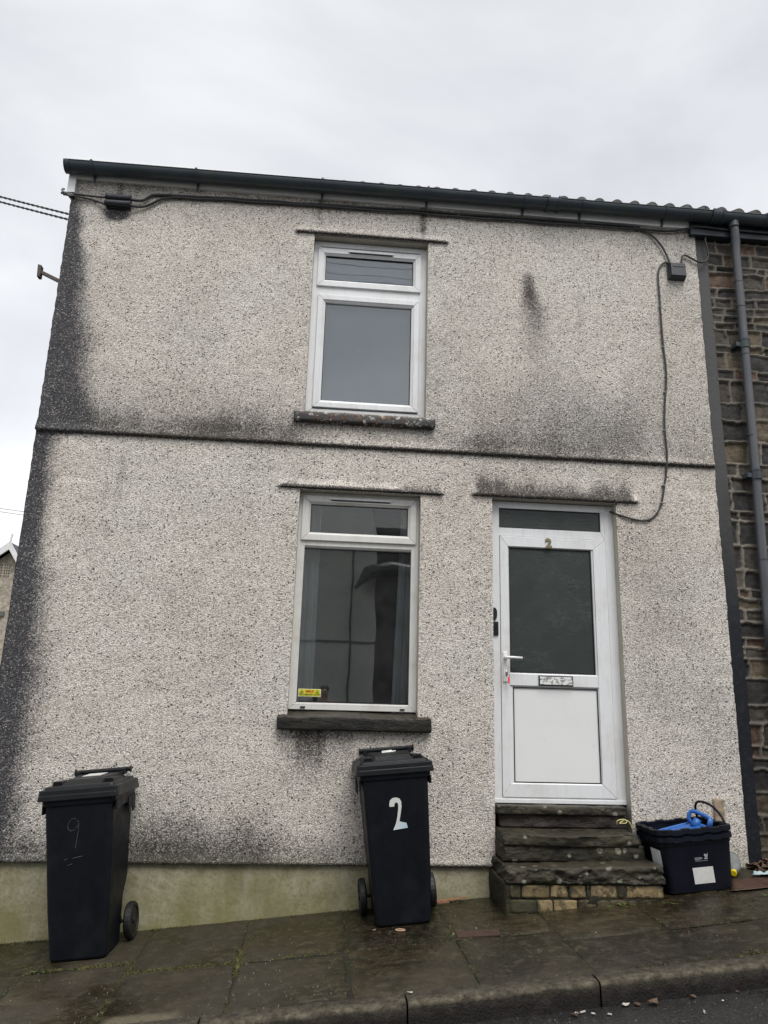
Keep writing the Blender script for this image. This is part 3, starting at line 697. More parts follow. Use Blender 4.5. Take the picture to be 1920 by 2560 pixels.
# door
def door():
    yf = .075
    mb = MB(); mb.ring(1.26, 2.222, .838, 3.004, (.070, .068, .036, .052), yf, yf+.07)
    mb.ring(1.327, 2.157, 2.737, 2.955, (.006, .034, .062, .004), yf+.004, yf+.05)
    mb.box(1.262, 2.22, yf-.006, yf+.02, .836, .862)
    fr = mb.build('door', UPVC, house, .003)
    lf = MB(); lf.ring(1.333, 2.152, .874, 2.733, (.060, .098, .090, .078), yf-.006, yf+.05)
    lf.box(1.394, 2.053, yf-.006, yf+.045, 1.632, 1.716)
    lf.ring(1.390, 2.052, 1.712, 2.660, .016, yf-.002, yf+.03, .012); lf.ring(1.392, 2.058, .958, 1.638, (.030, .012, .016, .018), yf-.003, yf+.03, .010)
    lf.build('leaf', UPVC, fr, .003)
    k = MB(); k.ring(1.403, 2.038, 1.726, 2.650, .006, yf+.002, yf+.03); k.ring(1.420, 2.047, .971, 1.622, .006, yf+.002, yf+.03)
    k.ring(1.330, 2.124, 2.799, 2.952, .005, yf+.004, yf+.03)
    k.build('gasket', GASK, fr)
    p = MB(); p.box(1.402, 2.040, yf+.012, yf+.018, 1.724, 2.652); p.build('pane', OBS, fr)
    p = MB(); p.box(1.328, 2.126, yf+.014, yf+.020, 2.797, 2.954); p.build('pane', OBS, fr)
    p = MB(); p.box(1.418, 2.050, yf+.010, yf+.018, .969, 1.624); p.build('panel', simple('door_panel', (.76, .77, .765), .35, .015, 3, .0003, 12, dirt=(.66, .66, .63), dsc=2, damt=.3), fr)
    p = MB(); p.box(1.605, 1.861, yf-.014, yf-.005, 1.636, 1.708, 1); p.box(1.613, 1.853, yf-.020, yf-.013, 1.644, 1.700, 0); p.build('letterbox', [LETT, GASK], fr, .002)
    p = MB(); p.box(1.345, 1.378, yf-.016, yf-.004, 1.655, 1.868); p.build('handle_plate', WHITEH, fr, .004)
    p = MB(); p.tube([(1.362, yf-.012, 1.826), (1.362, yf-.050, 1.826), (1.372, yf-.060, 1.826), (1.40, yf-.062, 1.827), (1.475, yf-.060, 1.825)], [.013, .013, .012, .011, .010], 10, flat=.9)
    p.build('handle', WHITEH, fr, smooth=True)
    p = MB(); text_faces(p, '2', .098, 1.707, 2.657, yf-.012, 0, bold=.0045); 
    p.box(0, 0.0001, 0, 0.0001, 0, 0.0001) if False else None
    o = p.build('numeral', BRASS, fr); sm = o.modifiers.new('s', 'SOLIDIFY'); sm.thickness = .006; sm.offset = 0
    # worn black push and plate on the left frame
    p = MB(); p.prism([(1.270, 2.098), (1.288, 2.094), (1.302, 2.110), (1.306, 2.130), (1.305, 2.165), (1.294, 2.186), (1.270, 2.188)], yf-.012, yf+.001)
    p.box(1.268, 1.314, yf-.012, yf+.001, 1.985, 2.085); p.build('bell_plate', BLK, fr, .002)
door()
# key with pink tag
key = empty('key', (1.362, .06, 1.722)); tag(key, 'silver key with bright pink tag hanging in the white front door lock', 'key')
mb = MB(); mb.tube([(0, .0, 0), (0, -.03, 0)], .004, 6); mb.tube([(0, -.028, .012), (0, -.033, .004), (0, -.034, -.016), (0, -.03, -.028)], [.006, .009, .009, .005], 8, flat=.35); mb.build('blade', STEEL, key)
mb = MB(); mb.tube([(.006+.012*math.cos(a), -.034, -.022+.014*math.sin(a)) for a in np.linspace(0, 6.28, 14)], .0013, 5); mb.build('ring', STEEL, key)
mb = MB(); mb.box(.006, .020, -.040, -.033, -.078, -.032); mb.build('key_tag', PINK, key, .002)

# fascia, roof, gutters
def fascia():
    mb = MB(); mb.hexa([(-2.14, -.030, 5.474), (2.985, -.030, 5.470), (2.985, .05, 5.470), (-2.14, .05, 5.474), (-2.14, -.030, 5.66), (2.985, -.030, 5.655), (2.985, .05, 5.655), (-2.14, .05, 5.66)])
    mb.hexa([(-2.150, -.038, 5.330), (-2.092, -.038, 5.335), (-2.105, .25, 5.335), (-2.150, .25, 5.330), (-2.150, -.038, 5.62), (-2.092, -.038, 5.62), (-2.105, .25, 5.80), (-2.150, .25, 5.80)])
    for x in (-2.06, -1.79, 0.9, 2.2): mb.tube([(x, -.034, 5.51), (x, -.029, 5.51)], .004, 6)
    mb.build('fascia', FASCW, house, .002)
fascia()
def roof(x0, x1, parent, seed):
    # rolled tiles, one course every 0.33 m up the slope
    p = .155; xs = np.arange(x0, x1+.001, .0125); sl = R(31)
    rows = []
    for c in range(13):
        for t in (0., .345):
            s = c*.33+t; lift = .030 if t == 0 else .0
            rows.append((s, lift))
    rows = [(0, .004)]+rows
    V = []
    for s, lift in rows:
        ph = ((xs-.42) % p)/p; u = np.abs(ph-.5)/.29
        roll_ = np.where(u < 1, np.sqrt(np.clip(1-u*u, 0, 1))*.047, 0.)
        jit = .006*(vnoise(np.floor((xs-.42)/p/2)*3.7, s*5, seed)-.5)
        zb_ = 5.570+.0158*np.minimum(xs, 3.3)
        y = -.040+s*math.cos(sl)-lift*.3+np.zeros_like(xs); z = zb_+s*math.sin(sl)+lift+roll_+jit
        if len(V) == 0: z = zb_+roll_*.0-.0
        V.append(np.stack([xs, y, z], -1))
    P = np.stack(V); gridmesh('roof', P, None, TILE, parent, smooth=False)
roof(-2.155, 3.14, house, 3)
mb = MB(); mb.hexa([(-2.19, 7.04, 5.55), (3.14, 7.04, 5.55), (3.14, 3.6, 7.70), (-2.19, 3.6, 7.70), (-2.19, 7.04, 5.60), (3.14, 7.04, 5.60), (3.14, 3.6, 7.75), (-2.19, 3.6, 7.75)]); mb.build('roof', TILE, house)
def gutter(x0, x1, z0, z1, parent, brackets, unions, stop):
    n = 14; rings = []; yc = -.096; r = .064
    def sec(x, z, r=r, t=.004):
        o_ = [(x, yc+r*math.cos(math.pi+math.pi*k/n), z+r*math.sin(math.pi+math.pi*k/n)) for k in range(n+1)]
        i_ = [(x, yc+(r-t)*math.cos(math.pi+math.pi*k/n), z+(r-t)*math.sin(math.pi+math.pi*k/n)) for k in range(n+1)][::-1]
        return o_+i_
    mb = MB(); N = 24
    mb.loft([sec(x0+(x1-x0)*k/N, z0+(z1-z0)*k/N) for k in range(N+1)])
    mb.tube([(x0, yc-r, z0), (x1, yc-r, z1)], .005, 6)
    if stop: mb.loft([sec(x0-.012, z0, r+.005, r+.004), sec(x0+.03, z0, r+.005, .009)])
    g = mb.build('gutter', GUT, parent, smooth=False)
    for x in unions:
        z = z0+(z1-z0)*(x-x0)/(x1-x0); u = MB(); u.loft([sec(x-.055, z, r+.006, .006), sec(x+.055, z, r+.006, .006)])
        for q in (-.045, .045): u.loft([sec(x+q-.010, z, r+.011, .011), sec(x+q+.010, z, r+.011, .011)]); u.box(x+q-.010, x+q+.010, yc-r-.014, yc-r+.012, z-.002, z+.012)
        u.build('gutter_union', GUT, g)
    for x in brackets:
        z = z0+(z1-z0)*(x-x0)/(x1-x0); u = MB(); u.loft([sec(x-.009, z, r+.006, .006), sec(x+.009, z, r+.006, .006)])
        u.box(x-.009, x+.009, yc-r-.010, yc-r+.010, z-.002, z+.010)
        u.prism([(yc+.045, z-.045), (-.031, z-.02), (-.031, z-.105), (yc+.05, z-.060)], x-.009, x+.009, axis='x')
        u.build('gutter_bracket', GUT, g)
gutter(-2.150, 3.12, 5.535, 5.568, house, [-1.95, -1.14, -.14, .72, 1.53, 2.02, 2.74], [1.77], True)

# ------------------------------------------------------------------ neighbouring stone house
nb_house = empty('stone_house', (3.15, 0, 0)); tag(nb_house, 'dark rubble stone terrace house with raised pointing, adjoining on the right', 'house')
nb_house.location = (0, 0, 0)
def rubble():
    dx = .0095; xs = np.arange(3.145, 4.9, dx); zs = np.arange(.30, 5.47, dx); X, Z = np.meshgrid(xs, zs)
    Xw = X+.030*(fbm(X*5, Z*5, 201, 3)-.5)*2; Zw = Z+.028*(fbm(X*4, Z*4, 205, 3)-.5)*2
    rr = random.Random(11); bounds = [.28]
    while bounds[-1] < 5.6: bounds.append(bounds[-1]+rr.choice([.07, .085, .10, .12, .15, .19]))
    ri = np.clip(np.searchsorted(bounds, Zw)-1, 0, len(bounds)-2); B = np.array(bounds)
    dz = np.minimum(Zw-B[ri], B[ri+1]-Zw)
    dxm = np.zeros_like(X); cid = np.zeros_like(X, dtype=int); hh = np.zeros_like(X)
    for k in range(len(bounds)-1):
        cuts = [3.0-rr.random()*.2]
        while cuts[-1] < 5.2: cuts.append(cuts[-1]+rr.uniform(.09, .30)*(1.1 if bounds[k+1]-bounds[k] > .1 else .9))
        C = np.array(cuts); sel = ri == k; xx = Xw[sel]; ci = np.clip(np.searchsorted(C, xx)-1, 0, len(C)-2)
        dxm[sel] = np.minimum(xx-C[ci], C[ci+1]-xx); cid[sel] = k*40+ci
    d = np.minimum(dz, dxm); d = d+.010*(fbm(X*18, Z*18, 211, 3)-.5)
    mort = 1-sst(.008, .014, d)
    h1 = hash2(cid, cid*0+3, 5); h2 = hash2(cid, cid*0+7, 6)
    pal = np.array([(.026, .025, .024), (.046, .040, .034), (.068, .060, .048), (.034, .032, .031), (.095, .078, .055), (.055, .049, .042), (.085, .058, .042), (.028, .027, .027)])
    col = pal[(h1*7.99).astype(int)]
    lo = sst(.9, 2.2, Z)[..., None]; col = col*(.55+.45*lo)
    relief = .014*h2+.016*(fbm(X*11+h1*50, Z*11, 221, 4)-.5)*2*.6
    Y = .024+relief-.004*sst(.01, .05, d); Y = np.where(mort > .5, .012+.003*fbm(X*30, Z*30, 9), Y)
    col = np.where((mort > .5)[..., None], col, col)
    stn = fbm(X*1.5, Z*1.5, 231, 3)
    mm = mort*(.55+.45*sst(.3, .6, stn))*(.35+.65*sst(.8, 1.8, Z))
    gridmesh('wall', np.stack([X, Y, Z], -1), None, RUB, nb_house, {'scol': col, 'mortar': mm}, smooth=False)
    mb = MB(); mb.box(4.88, 8.0, .02, .3, -.2, 5.5); mb.box(3.16, 8., 6.7, 6.98, -.2, 5.5); mb.box(7.8, 8.0, .3, 6.7, -.2, 5.5)
    mb.build('wall', simple('far_stone', (.06, .05, .042), .8, .4, 6, .01, 20), nb_house)
rubble()
def strip():
    zs = np.arange(.28, 5.46, .05); mb = MB()
    L = []
    for z in zs:
        j = .004*(float(vnoise(z*6, 1, 5))-.5); k = .006*(float(vnoise(z*5, 9, 5))-.5); b = 3.150 if z > 3 else 3.150+.02*0
        L.append([(3.03, .016, z), (b+k, .016, z), (b+k+.003, .045, z), (3.03, .045, z)])
    mb.loft(L)
    g = G('painted_strip'); z = g.sep(g.P)[2]
    zn = g.math('ADD', z, g.math('MULTIPLY', g.math('SUBTRACT', g.noise(5, 5, .6), .5), .9))
    c = g.ramp(g.mr(zn, 1.6, 3.4, 0, 1), [(0, (.008, .0095, .014)), (.25, (.012, .014, .020)), (.5, (.034, .035, .036)), (1, (.075, .075, .075))])
    c = g.mix(g.mr(g.noise(25, 6, .7), .5, .75, 0, .3), c, (.06, .06, .06))
    mb.build('corner_strip', g.done(c, .6, g.bump(g.noise(30, 5), .003), .25), nb_house)
strip()
mb = MB(); mb.box(2.985, 8., -.048, .06, 5.405, 5.66); mb.build('fascia', FASCD, nb_house, .003)
roof(3.142, 8., nb_house, 9)
mb = MB(); mb.hexa([(3.15, 7.04, 5.60), (8, 7.04, 5.60), (8, 3.6, 7.75), (3.15, 3.6, 7.75), (3.15, 7.04, 5.65), (8, 7.04, 5.65), (8, 3.6, 7.80), (3.15, 3.6, 7.80)]); mb.build('roof', TILE, nb_house)
gutter(3.122, 8., 5.568, 5.575, nb_house, [3.62, 4.5, 5.4], [3.19], False)
def chimney():
    rock('chimney', m_step('chimney_stone', ((.07, .06, .05), (.13, .11, .09), (.2, .17, .14)), .1, .1), 5.60, 6.5, 2.5, 3.1, 6.4, 7.72, nb_house, .02, .06, 77)
chimney()
def downpipe():
    root = empty('downpipe', (3.36, -.04, 3.5)); tag(root, 'grey round plastic downpipe running down the dark stone wall', 'drainpipe')
    root.location = (0, 0, 0)
    pts = [(3.345, -.096, 5.52), (3.352, -.090, 5.44), (3.362, -.072, 5.36), (3.366, -.055, 5.25), (3.362, -.05, 4.5), (3.350, -.045, 3.36), (3.332, -.04, 2.2), (3.325, -.04, 1.93)]
    mb = MB(); mb.tube(pts, .034, 16); mb.build('pipe', DPIPE, root, smooth=True)
    CG = simple('collar_grey', (.06, .063, .07), .45); mb = None
    for a, b, rr in [((3.345, -.096, 5.54), (3.345, -.096, 5.47), .040), ((3.365, -.062, 5.36), (3.366, -.058, 5.33), .040)]+[((x, y, z), (x, y, z-.008), .0365) for x, y, z in ((3.363, -.053, 4.98), (3.362, -.052, 4.75), (3.358, -.049, 4.32), (3.345, -.043, 3.62), (3.338, -.042, 2.62))]:
        mb = MB(); mb.tube([a, b], rr, 16); mb.build('collar', CG, root)
    for z, x in ((4.42, 3.360), (3.30, 3.348)):
        mb = MB(); mb.tube([(x, -.048, z+.03), (x, -.048, z-.05)], .042, 16); mb.box(x-.075, x-.03, -.06, .03, z-.035, z+.0); mb.box(x-.012, x+.012, -.03, .03, z-.03, z); mb.tube([(x, -.048, z+.022), (x, -.048, z+.014)], .045, 16)
        mb.build('bracket', GUT, root)
    mb = MB(); mb.tube([(3.36, -.040, 1.93), (3.352, -.04, 1.2), (3.34, -.04, .47)], .036, 14); mb.build('lower_pipe', simple('cast_iron', (.012, .013, .016), .5), root, smooth=True)
downpipe()

# ------------------------------------------------------------------ doorstep
steps = empty('doorstep', (1.74, -.2, .3)); steps.location = (0, 0, 0)
tag(steps, 'worn mossy stone steps with lichen on a brick base below the white door', 'steps')
rock('threshold', STEP, 1.262, 2.172, -.035, .16, .775, .832, steps, .020, .011, 101, fr=9., topf=lambda x, y: .0)
rock('riser', m_step('riser_stone', ((.016, .012, .011), (.038, .030, .027), (.065, .054, .047)), .0, .25), 1.285, 2.178, -.010, .16, .690, .778, steps, .018, .012, 103, fr=8.)
rock('tread', STEP, 1.262, 2.165, -.250, .14, .615, .690, steps, .018, .011, 105, fr=8.,  front=lambda x: .020-.02*math.sin((x-1.26)/.92*math.pi)*1.3, topf=lambda x, y: -.016*math.exp(-((x-1.68)/.25)**2)*(1 if y < -.05 else .3))
rock('riser', STEP, 1.258, 2.205, -.225, .12, .518, .618, steps, .016, .012, 107, fr=7.)
rock('tread', STEP, 1.236, 2.236, -.425, .10, .432, .522, steps, .034, .010, 109, fr=11., topf=lambda x, y: .028*(x-1.7))
def brick_base():
    g = G('old_yellow_brick'); a = g.attr('bt'); n = g.noise(14, 7, .7)
    c = g.ramp(a, [(0, (.055, .047, .034)), (.4, (.19, .145, .075)), (.75, (.31, .235, .125)), (1, (.26, .21, .14))])
    c = g.mix(g.mr(n, .44, .62, 0, .9, True), c, (.035, .032, .018)); c = g.mix(g.mr(g.noise(5, 5), .5, .7, 0, .5), c, (.05, .055, .018))
    M_ = g.done(c, .75, g.bump(g.noise(35, 6, .7), .010, 1.), .3)
    V = []; F = []; T = []
    def bk(x0, x1, y0, y1, z0, z1, t):
        bm = bmesh.new(); bmesh.ops.create_cube(bm, size=1); bmesh.ops.subdivide_edges(bm, edges=bm.edges[:], cuts=5, use_grid_fill=True)
        for v in bm.verts:
            c_ = v.co; k = 1-.10*(abs(c_.x*2)**8*.2+abs(c_.z*2)**6); x = (x0+x1)/2+c_.x*(x1-x0); y = (y0+y1)/2+c_.y*(y1-y0)*(1 if abs(c_.x) < .45 and abs(c_.z) < .45 else .985); z = (z0+z1)/2+c_.z*(z1-z0)*(1-.12*abs(c_.x*2)**6)
            q = float(fbm(x*20, z*20, 5))-.5; V.append((x+q*.012, y-q*.014, z+q*.008)); T.append(t)
        b = len(V)-len(bm.verts)
        for f_ in bm.faces: F.append([b+v.index for v in f_.verts])
        bm.free()
    def row(z0, z1, cuts, ts):
        for k in range(len(cuts)-1): bk(cuts[k]+.006, cuts[k+1]-.006, -.415+.012*rnd.random(), -.30, z0, z1, ts[k])
    row(.350, .420, [1.250, 1.325, 1.505, 1.625, 1.735, 1.760, 1.935, 1.99, 2.235], [.05, .45, .7, .6, .0, .8, .0, .75])
    row(.262, .338, [1.245, 1.42, 1.52, 1.68, 1.80, 2.0, 2.21], [.0, .55, .7, .2, .1, .1])
    me = bpy.data.meshes.new('brick_course'); me.from_pydata(V, [], F); at = me.attributes.new('bt', 'FLOAT', 'POINT'); at.data.foreach_set('value', T)
    me.materials.append(M_); me.polygons.foreach_set('use_smooth', [True]*len(F)); me.update()
    o = bpy.data.objects.new('brick_course', me); COL.objects.link(o); o.parent = steps
    rock('core', m_step('old_mortar', ((.010, .009, .005), (.024, .021, .012), (.05, .044, .026)), .1, .6, False), 1.222, 2.225, -.402, .06, .12, .436, steps, .014, .016, 113)
brick_base()

# ------------------------------------------------------------------ wheelie bins
def rrect(cx, cy, w_, d_, r, z, n=5):
    pts = []
    for (sx_, sy_, a0) in ((1, 1, 0), (-1, 1, 90), (-1, -1, 180), (1, -1, 270)):
        for k in range(n+1):
            a = R(a0+90*k/n); pts.append((cx+sx_*(w_/2-r)+r*math.cos(a), cy+sy_*(d_/2-r)+r*math.sin(a), z))
    return pts
RECESS_SHADE = simple('recess_shade', (.003, .003, .004), .7, spec=.1)
def make_bin(loc, rot, label):
    b = empty('wheelie_bin', loc, rot); tag(b, label, 'wheelie bin', 'black wheelie bins on the pavement')
    # body: front at -y. base narrower than top, stepped back over the wheels
    mb = MB()
    secs = [(0.0, .318, -.230, .100), (.012, .332, -.238, .110), (.26, .368, -.246, .118), (.34, .374, -.250, .190), (.36, .376, -.251, .205), (.875, .418, -.272, .240)]
    mb.loft([rrect(0, (y0+y1)/2, w_, y1-y0, .035, z) for z, w_, y0, y1 in secs])
    mb.build('body', BINP, b, .002, smooth=False)
    # rim under the lid with side tabs
    mb = MB(); mb.loft([rrect(0, -.016, .445, .530, .04, .835), rrect(0, -.016, .455, .545, .04, .885)])
    for s in (-1, 1):
        mb.box(s*.222-.006, s*.222+.006, -.25, -.15, .79, .84); mb.box(s*.222-.006, s*.222+.006, .10, .22, .76, .84); mb.box(s*.219-.005, s*.219+.005, -.15, .10, .80, .84)
        for y in (.04, .14): mb.box(s*.226-.004, s*.226+.004, y, y+.055, .735, .83)
    mb.build('rim', BINP, b, .003)
    # lid: deep skirt, two steps, raised panel, hand recesses
    mb = MB()
    L = [(.866, .484, .556, .018), (.869, .490, .562, .020), (.896, .487, .559, .020), (.898, .480, .552, .020), (.924, .478, .550, .020), (.927, .470, .542, .022), (.930, .436, .508, .028), (.942, .428, .498, .028), (.944, .404, .474, .03)]
    mb.loft([rrect(0, -.018, w_, d_, r, z) for z, w_, d_, r in L])
    # raised panel
    mb.hexa([(-.125, -.225, .943), (.125, -.225, .943), (.165, .20, .943), (-.165, .20, .943), (-.108, -.140, .968), (.108, -.140, .968), (.135, .19, .974), (-.135, .19, .974)])
    for s in (-1, 1):   # grip mouldings
        mb.prism([(-.030, .0), (.038, .0), (.036, .026), (.018, .032), (-.022, .030), (-.03, .02)], -.16, -.02) if False else None
        mb.hexa([(s*.158-.034, -.178, .943), (s*.158+.034, -.178, .943), (s*.158+.034, .06, .943), (s*.158-.034, .06, .943),
                 (s*.158-.030, -.172, .968), (s*.158+.026, -.172, .966), (s*.158+.024, .04, .958), (s*.158-.034, .05, .960)])
    lid = mb.build('lid', LIDP, b, .004)
    for s in (-1, 1):
        mb = MB(); mb.hexa([(s*.158-.028, -.1815, .946), (s*.158+.028, -.1815, .946), (s*.158+.028, -.170, .946), (s*.158-.028, -.170, .946), (s*.158-.024, -.1765, .962), (s*.158+.020, -.1765, .962), (s*.158+.020, -.168, .962), (s*.158-.024, -.168, .962)])
        mb.build('grip_shade', RECESS_SHADE, lid)  # black slab painted as the shade inside the hand recess
    # handle bar at the back
    mb = MB(); mb.tube([(-.180, .262, .984), (.180, .262, .984)], .0145, 12)
    for s in (-1, 1): mb.tube([(s*.184-.004, .262, .984), (s*.184+.004, .262, .984)], .021, 12); mb.box(s*.150-.012, s*.150+.012, .19, .258, .955, .992)
    mb.build('handle', LIDP, b)
    mb = MB(); mb.tube([(-.20, .150, .105), (.20, .150, .105)], .010, 10); mb.box(-.16, .16, .09, .16, .09, .13); mb.build('axle', TYRE, b)
    for s in (-1, 1):
        wmb = MB(); N = 28
        prof = [(.03, .016), (.078, .014), (.084, .022), (.098, .022), (.105, .012), (.105, -.012), (.098, -.022), (.084, -.022), (.078, -.014), (.03, -.016)]
        wmb.loft([[(s*.222+px_, .078+pr*math.cos(2*math.pi*k/N), .105+pr*math.sin(2*math.pi*k/N)) for k in range(N)] for pr, px_ in prof])
        wmb.tube([(s*.222-.026, .078, .105), (s*.222+.026, .078, .105)], .022, 12)
        wmb.build('wheel', TYRE, b, smooth=False)
    for ob in [b]+list(b.children):
        for c in [ob]+list(ob.children):
            if c.type == 'MESH' and not c.get('sq') and not c.name.startswith('wheel.') and c.name != 'wheel':
                c['sq'] = 1
                for v in c.data.vertices: v.co.y = -.25+(v.co.y+.25)*.82
    for ob in list(b.children):
        if 'sq' in ob: del ob['sq']
        for c in ob.children:
            if 'sq' in c: del c['sq']
    return b, lid
bin2, lid2 = make_bin((.598, -.180, gz(.598, -.18)+.002), (0, R(-5.3), R(1.0)), 'black wheelie bin with white number 2 on its front, below the window')
bin1, lid1 = make_bin((-1.262, -.228, gz(-1.262, -.228)+.002), (0, R(-5.8), R(-2.5)), 'black wheelie bin with a faint scratched 9, at the left end of the wall')
bin1.scale = (.955, 1.04, 1)
# number 2 sticker
def on_front(z): return -.25+(-.251-(z-.36)/.515*.021+.25)*.82-.002 if z > .36 else -.25
mb = MB()
two = [(-.049, .674), (-.049, .694), (-.043, .712), (-.028, .724), (-.004, .726), (.016, .718), (.026, .700), (.026, .672), (.020, .640), (.012, .606), (.007, .586), (.026, .580), (.050, .574), (.057, .545), (-.034, .538), (-.016, .572), (-.004, .612), (.004, .655), (.006, .680), (.002, .694), (-.008, .698), (-.016, .690), (-.020, .674)]

bm = bmesh.new(); f_ = bm.faces.new([bm.verts.new((x, on_front(z), z)) for x, z in two]); f_.normal_update(); bmesh.ops.triangulate(bm, faces=[f_])
me = bpy.data.meshes.new('number_sticker'); bm.to_mesh(me); bm.free()
g = G('number_vinyl'); zz = g.sep(g.P)[2]
me.materials.append(g.done(g.mix(g.mr(zz, .545, .63, .8, 0, True), (.62, .63, .61), g.mix(g.mr(g.sep(g.P)[0], -.02, .06, 0, 1), (.62, .68, .70), (.30, .55, .66))), .3))
o = bpy.data.objects.new('number_sticker', me); COL.objects.link(o); o.parent = bin2; sm = o.modifiers.new('s', 'SOLIDIFY'); sm.thickness = .001; sm.offset = 0
def strokes(name, par, lines, r, mat):
    mb = MB()
    for l in lines: mb.tube(l, r, 5, smooth_path=1)
    return mb.build(name, mat, par)
CHALK = simple('chalk_line', (.13, .135, .14), .8, .4, 120, 0, dirt=(.012, .013, .016), dsc=50, damt=1.); PAINT = simple('white_paint', (.68, .68, .66), .6, .1, 40, 0)
nx_ = -.0
strokes('number_mark', bin1, [[(-.010, on_front(.70), .752), (-.022, on_front(.70), .762), (-.045, on_front(.70), .755), (-.062, on_front(.70), .728), (-.058, on_front(.7), .700), (-.036, on_front(.7), .690), (-.014, on_front(.7), .702), (.002, on_front(.7), .722)],
    [(-.004, on_front(.74), .748), (.006, on_front(.74), .738), (.004, on_front(.70), .700), (-.008, on_front(.63), .630), (-.014, on_front(.60), .595)], [(-.082, on_front(.54), .535), (-.06, on_front(.545), .543)], [(-.03, on_front(.54), .542), (.03, on_front(.55), .551)],
    [(-.06, on_front(.50), .505), (-.03, on_front(.51), .513)]], .0009, CHALK)
strokes('lid_mark', lid2, [[(-.045, .03, .974), (.035, .05, .975)], [(.035, .05, .975), (-.04, .09, .976)], [(-.04, .09, .976), (.03, .12, .977)], [(-.01, .04, .975), (.05, .07, .976)]], .005, PAINT)
mb = MB(); mb.hexa([(-.075, -.01, .966), (.045, -.01, .966), (.045, .13, .971), (-.075, .13, .971), (-.075, -.01, .9735), (.045, -.01, .9735), (.045, .13, .9755), (-.075, .13, .9755)]); mb.build('lid_mark', WHITES, lid1)

# ------------------------------------------------------------------ recycling crates
def crate_shell(mb, z0, z1, wb, db, wt, dt, zr):
    t = .004
    mb.loft([rrect(0, 0, wb, db, .035, z0), rrect(0, 0, wt, dt, .045, z1)], cap=False)
    mb.loft([rrect(0, 0, wb-2*t, db-2*t, .033, z0+.006), rrect(0, 0, wt-2*t, dt-2*t, .043, z1)], cap=False)
    mb.f.append([mb.V(p) for p in rrect(0, 0, wb, db, .035, z0)]); mb.m.append(0)
    mb.f.append([mb.V(p) for p in rrect(0, 0, wb-2*t, db-2*t, .033, z0+.006)]); mb.m.append(0)
def rim_ring(mb, z, w_, d_, rise=.006):
    """rolled rim with castellated edge"""
    base = rrect(0, 0, w_, d_, .05, 0, 8); n = []
    P = [Vector(p) for p in base]; Q = []
    for a, b in zip(P, P[1:]+P[:1]):
        k = max(1, int((b-a).length/.006)); Q += [a.lerp(b, i/k) for i in range(k)]
    def up(p):
        u = p.x if abs(abs(p.y)-d_/2) < .012 else p.y; L_ = w_ if abs(abs(p.y)-d_/2) < .012 else d_
        q = abs(u)/(L_/2); return rise if (.16 < q < .40 or q > .66) else 0.
    sec = [(-.014, -.0), (-.014, .012), (0, .016), (.014, .012), (.016, -.016), (.011, -.020)]
    rings = []
    for i, p in enumerate(Q):
        t = (Q[(i+1) % len(Q)]-Q[i-1]).normalized(); nn = Vector((t.y, -t.x, 0)); h = up(p)
        rings.append([p+nn*a+Vector((0, 0, z+b+h)) for a, b in sec])
    rings.append(rings[0]); mb.loft(rings, cap=False, closed=False)
CX, CY = 2.508, -.205
def crate(dz, label, labels, bail):
    root = empty('recycling_crate', (CX+.0*dz, CY, gz(CX, CY)+.004), (0, R(-5.0), R(1.5))); tag(root, label, 'recycling crate', 'black recycling crates nested in each other')
    mb = MB(); crate_shell(mb, dz, .325+dz, .435, .300, .490, .345, .34); mb.build('body', CRATE, root, .001, smooth=False)
    mb = MB(); rim_ring(mb, .318+dz, .492, .350); 
    mb.loft([rrect(0, 0, .482, .338, .045, .275+dz), rrect(0, 0, .490, .346, .045, .280+dz), rrect(0, 0, .492, .348, .045, .300+dz), rrect(0, 0, .486, .342, .045, .303+dz)], cap=False)
    mb.build('rim', CRATE, root, smooth=False)
    fy = lambda z: -(.150+(.0225)*(z/.325))-.0016
    if labels:
        mb = MB(); x0, x1 = -.050, .092; z0_, z1_ = .045, .142
        mb.hexa([(x0+.006, fy(z0_), z0_), (x1+.002, fy(z0_), z0_), (x1+.002, fy(z0_)+.001, z0_), (x0+.006, fy(z0_)+.001, z0_), (x0, fy(z1_), z1_), (x1-.004, fy(z1_), z1_), (x1-.004, fy(z1_)+.001, z1_), (x0, fy(z1_)+.001, z1_)])
        mb.build('paper_label', WHITES, root)
        fx = lambda z: -(.2175+.0275*(z/.325))-.0016
        mb = MB(); mb.hexa([(fx(.155), -.13, .155), (fx(.155), .00, .155), (fx(.155)+.001, .00, .155), (fx(.155)+.001, -.13, .155), (fx(.255), -.135, .255), (fx(.255), -.005, .255), (fx(.255)+.001, -.005, .255), (fx(.255)+.001, -.135, .255)])
        mb.build('paper_label', WHITES, root)
        mb = MB(); pr = .0; 
        GP = simple('grey_print', (.30, .31, .33), .6, .2, 60, 0)
        mb.prism([(.036, .214), (.044, .222), (.050, .214), (.058, .218), (.064, .226), (.060, .204), (.054, .198), (.044, .200)], fy(.21)-.0005, fy(.21)+.0003)
        mb.box(.036, .060, fy(.19)-.0005, fy(.19)+.0003, .189, .196)
        for (a, b, z) in ((-.028, .018, .200), (-.028, .026, .194), (-.024, .012, .188)):
            x = a
            while x < b: w_ = rnd.uniform(.003, .007); mb.box(x, min(b, x+w_), fy(z)-.0005, fy(z)+.0003, z-.0016, z+.0016); x += w_+.0015
        mb.box(-.028, .060, fy(.18)-.0005, fy(.18)+.0003, .1795, .181)
        mb.build('printing', GP, root)
    if bail:
        mb = MB(); mb.tube([(.205, .165, .33+dz), (.195, .160, .40+dz), (.200, .13, .445+dz), (.215, .06, .448+dz), (.232, .0, .430+dz), (.246, -.07, .385+dz), (.248, -.10, .34+dz), (.246, -.11, .30+dz)], .008, 8, smooth_path=2)
        mb.build('handle', CRATE, root, smooth=True)
    return root
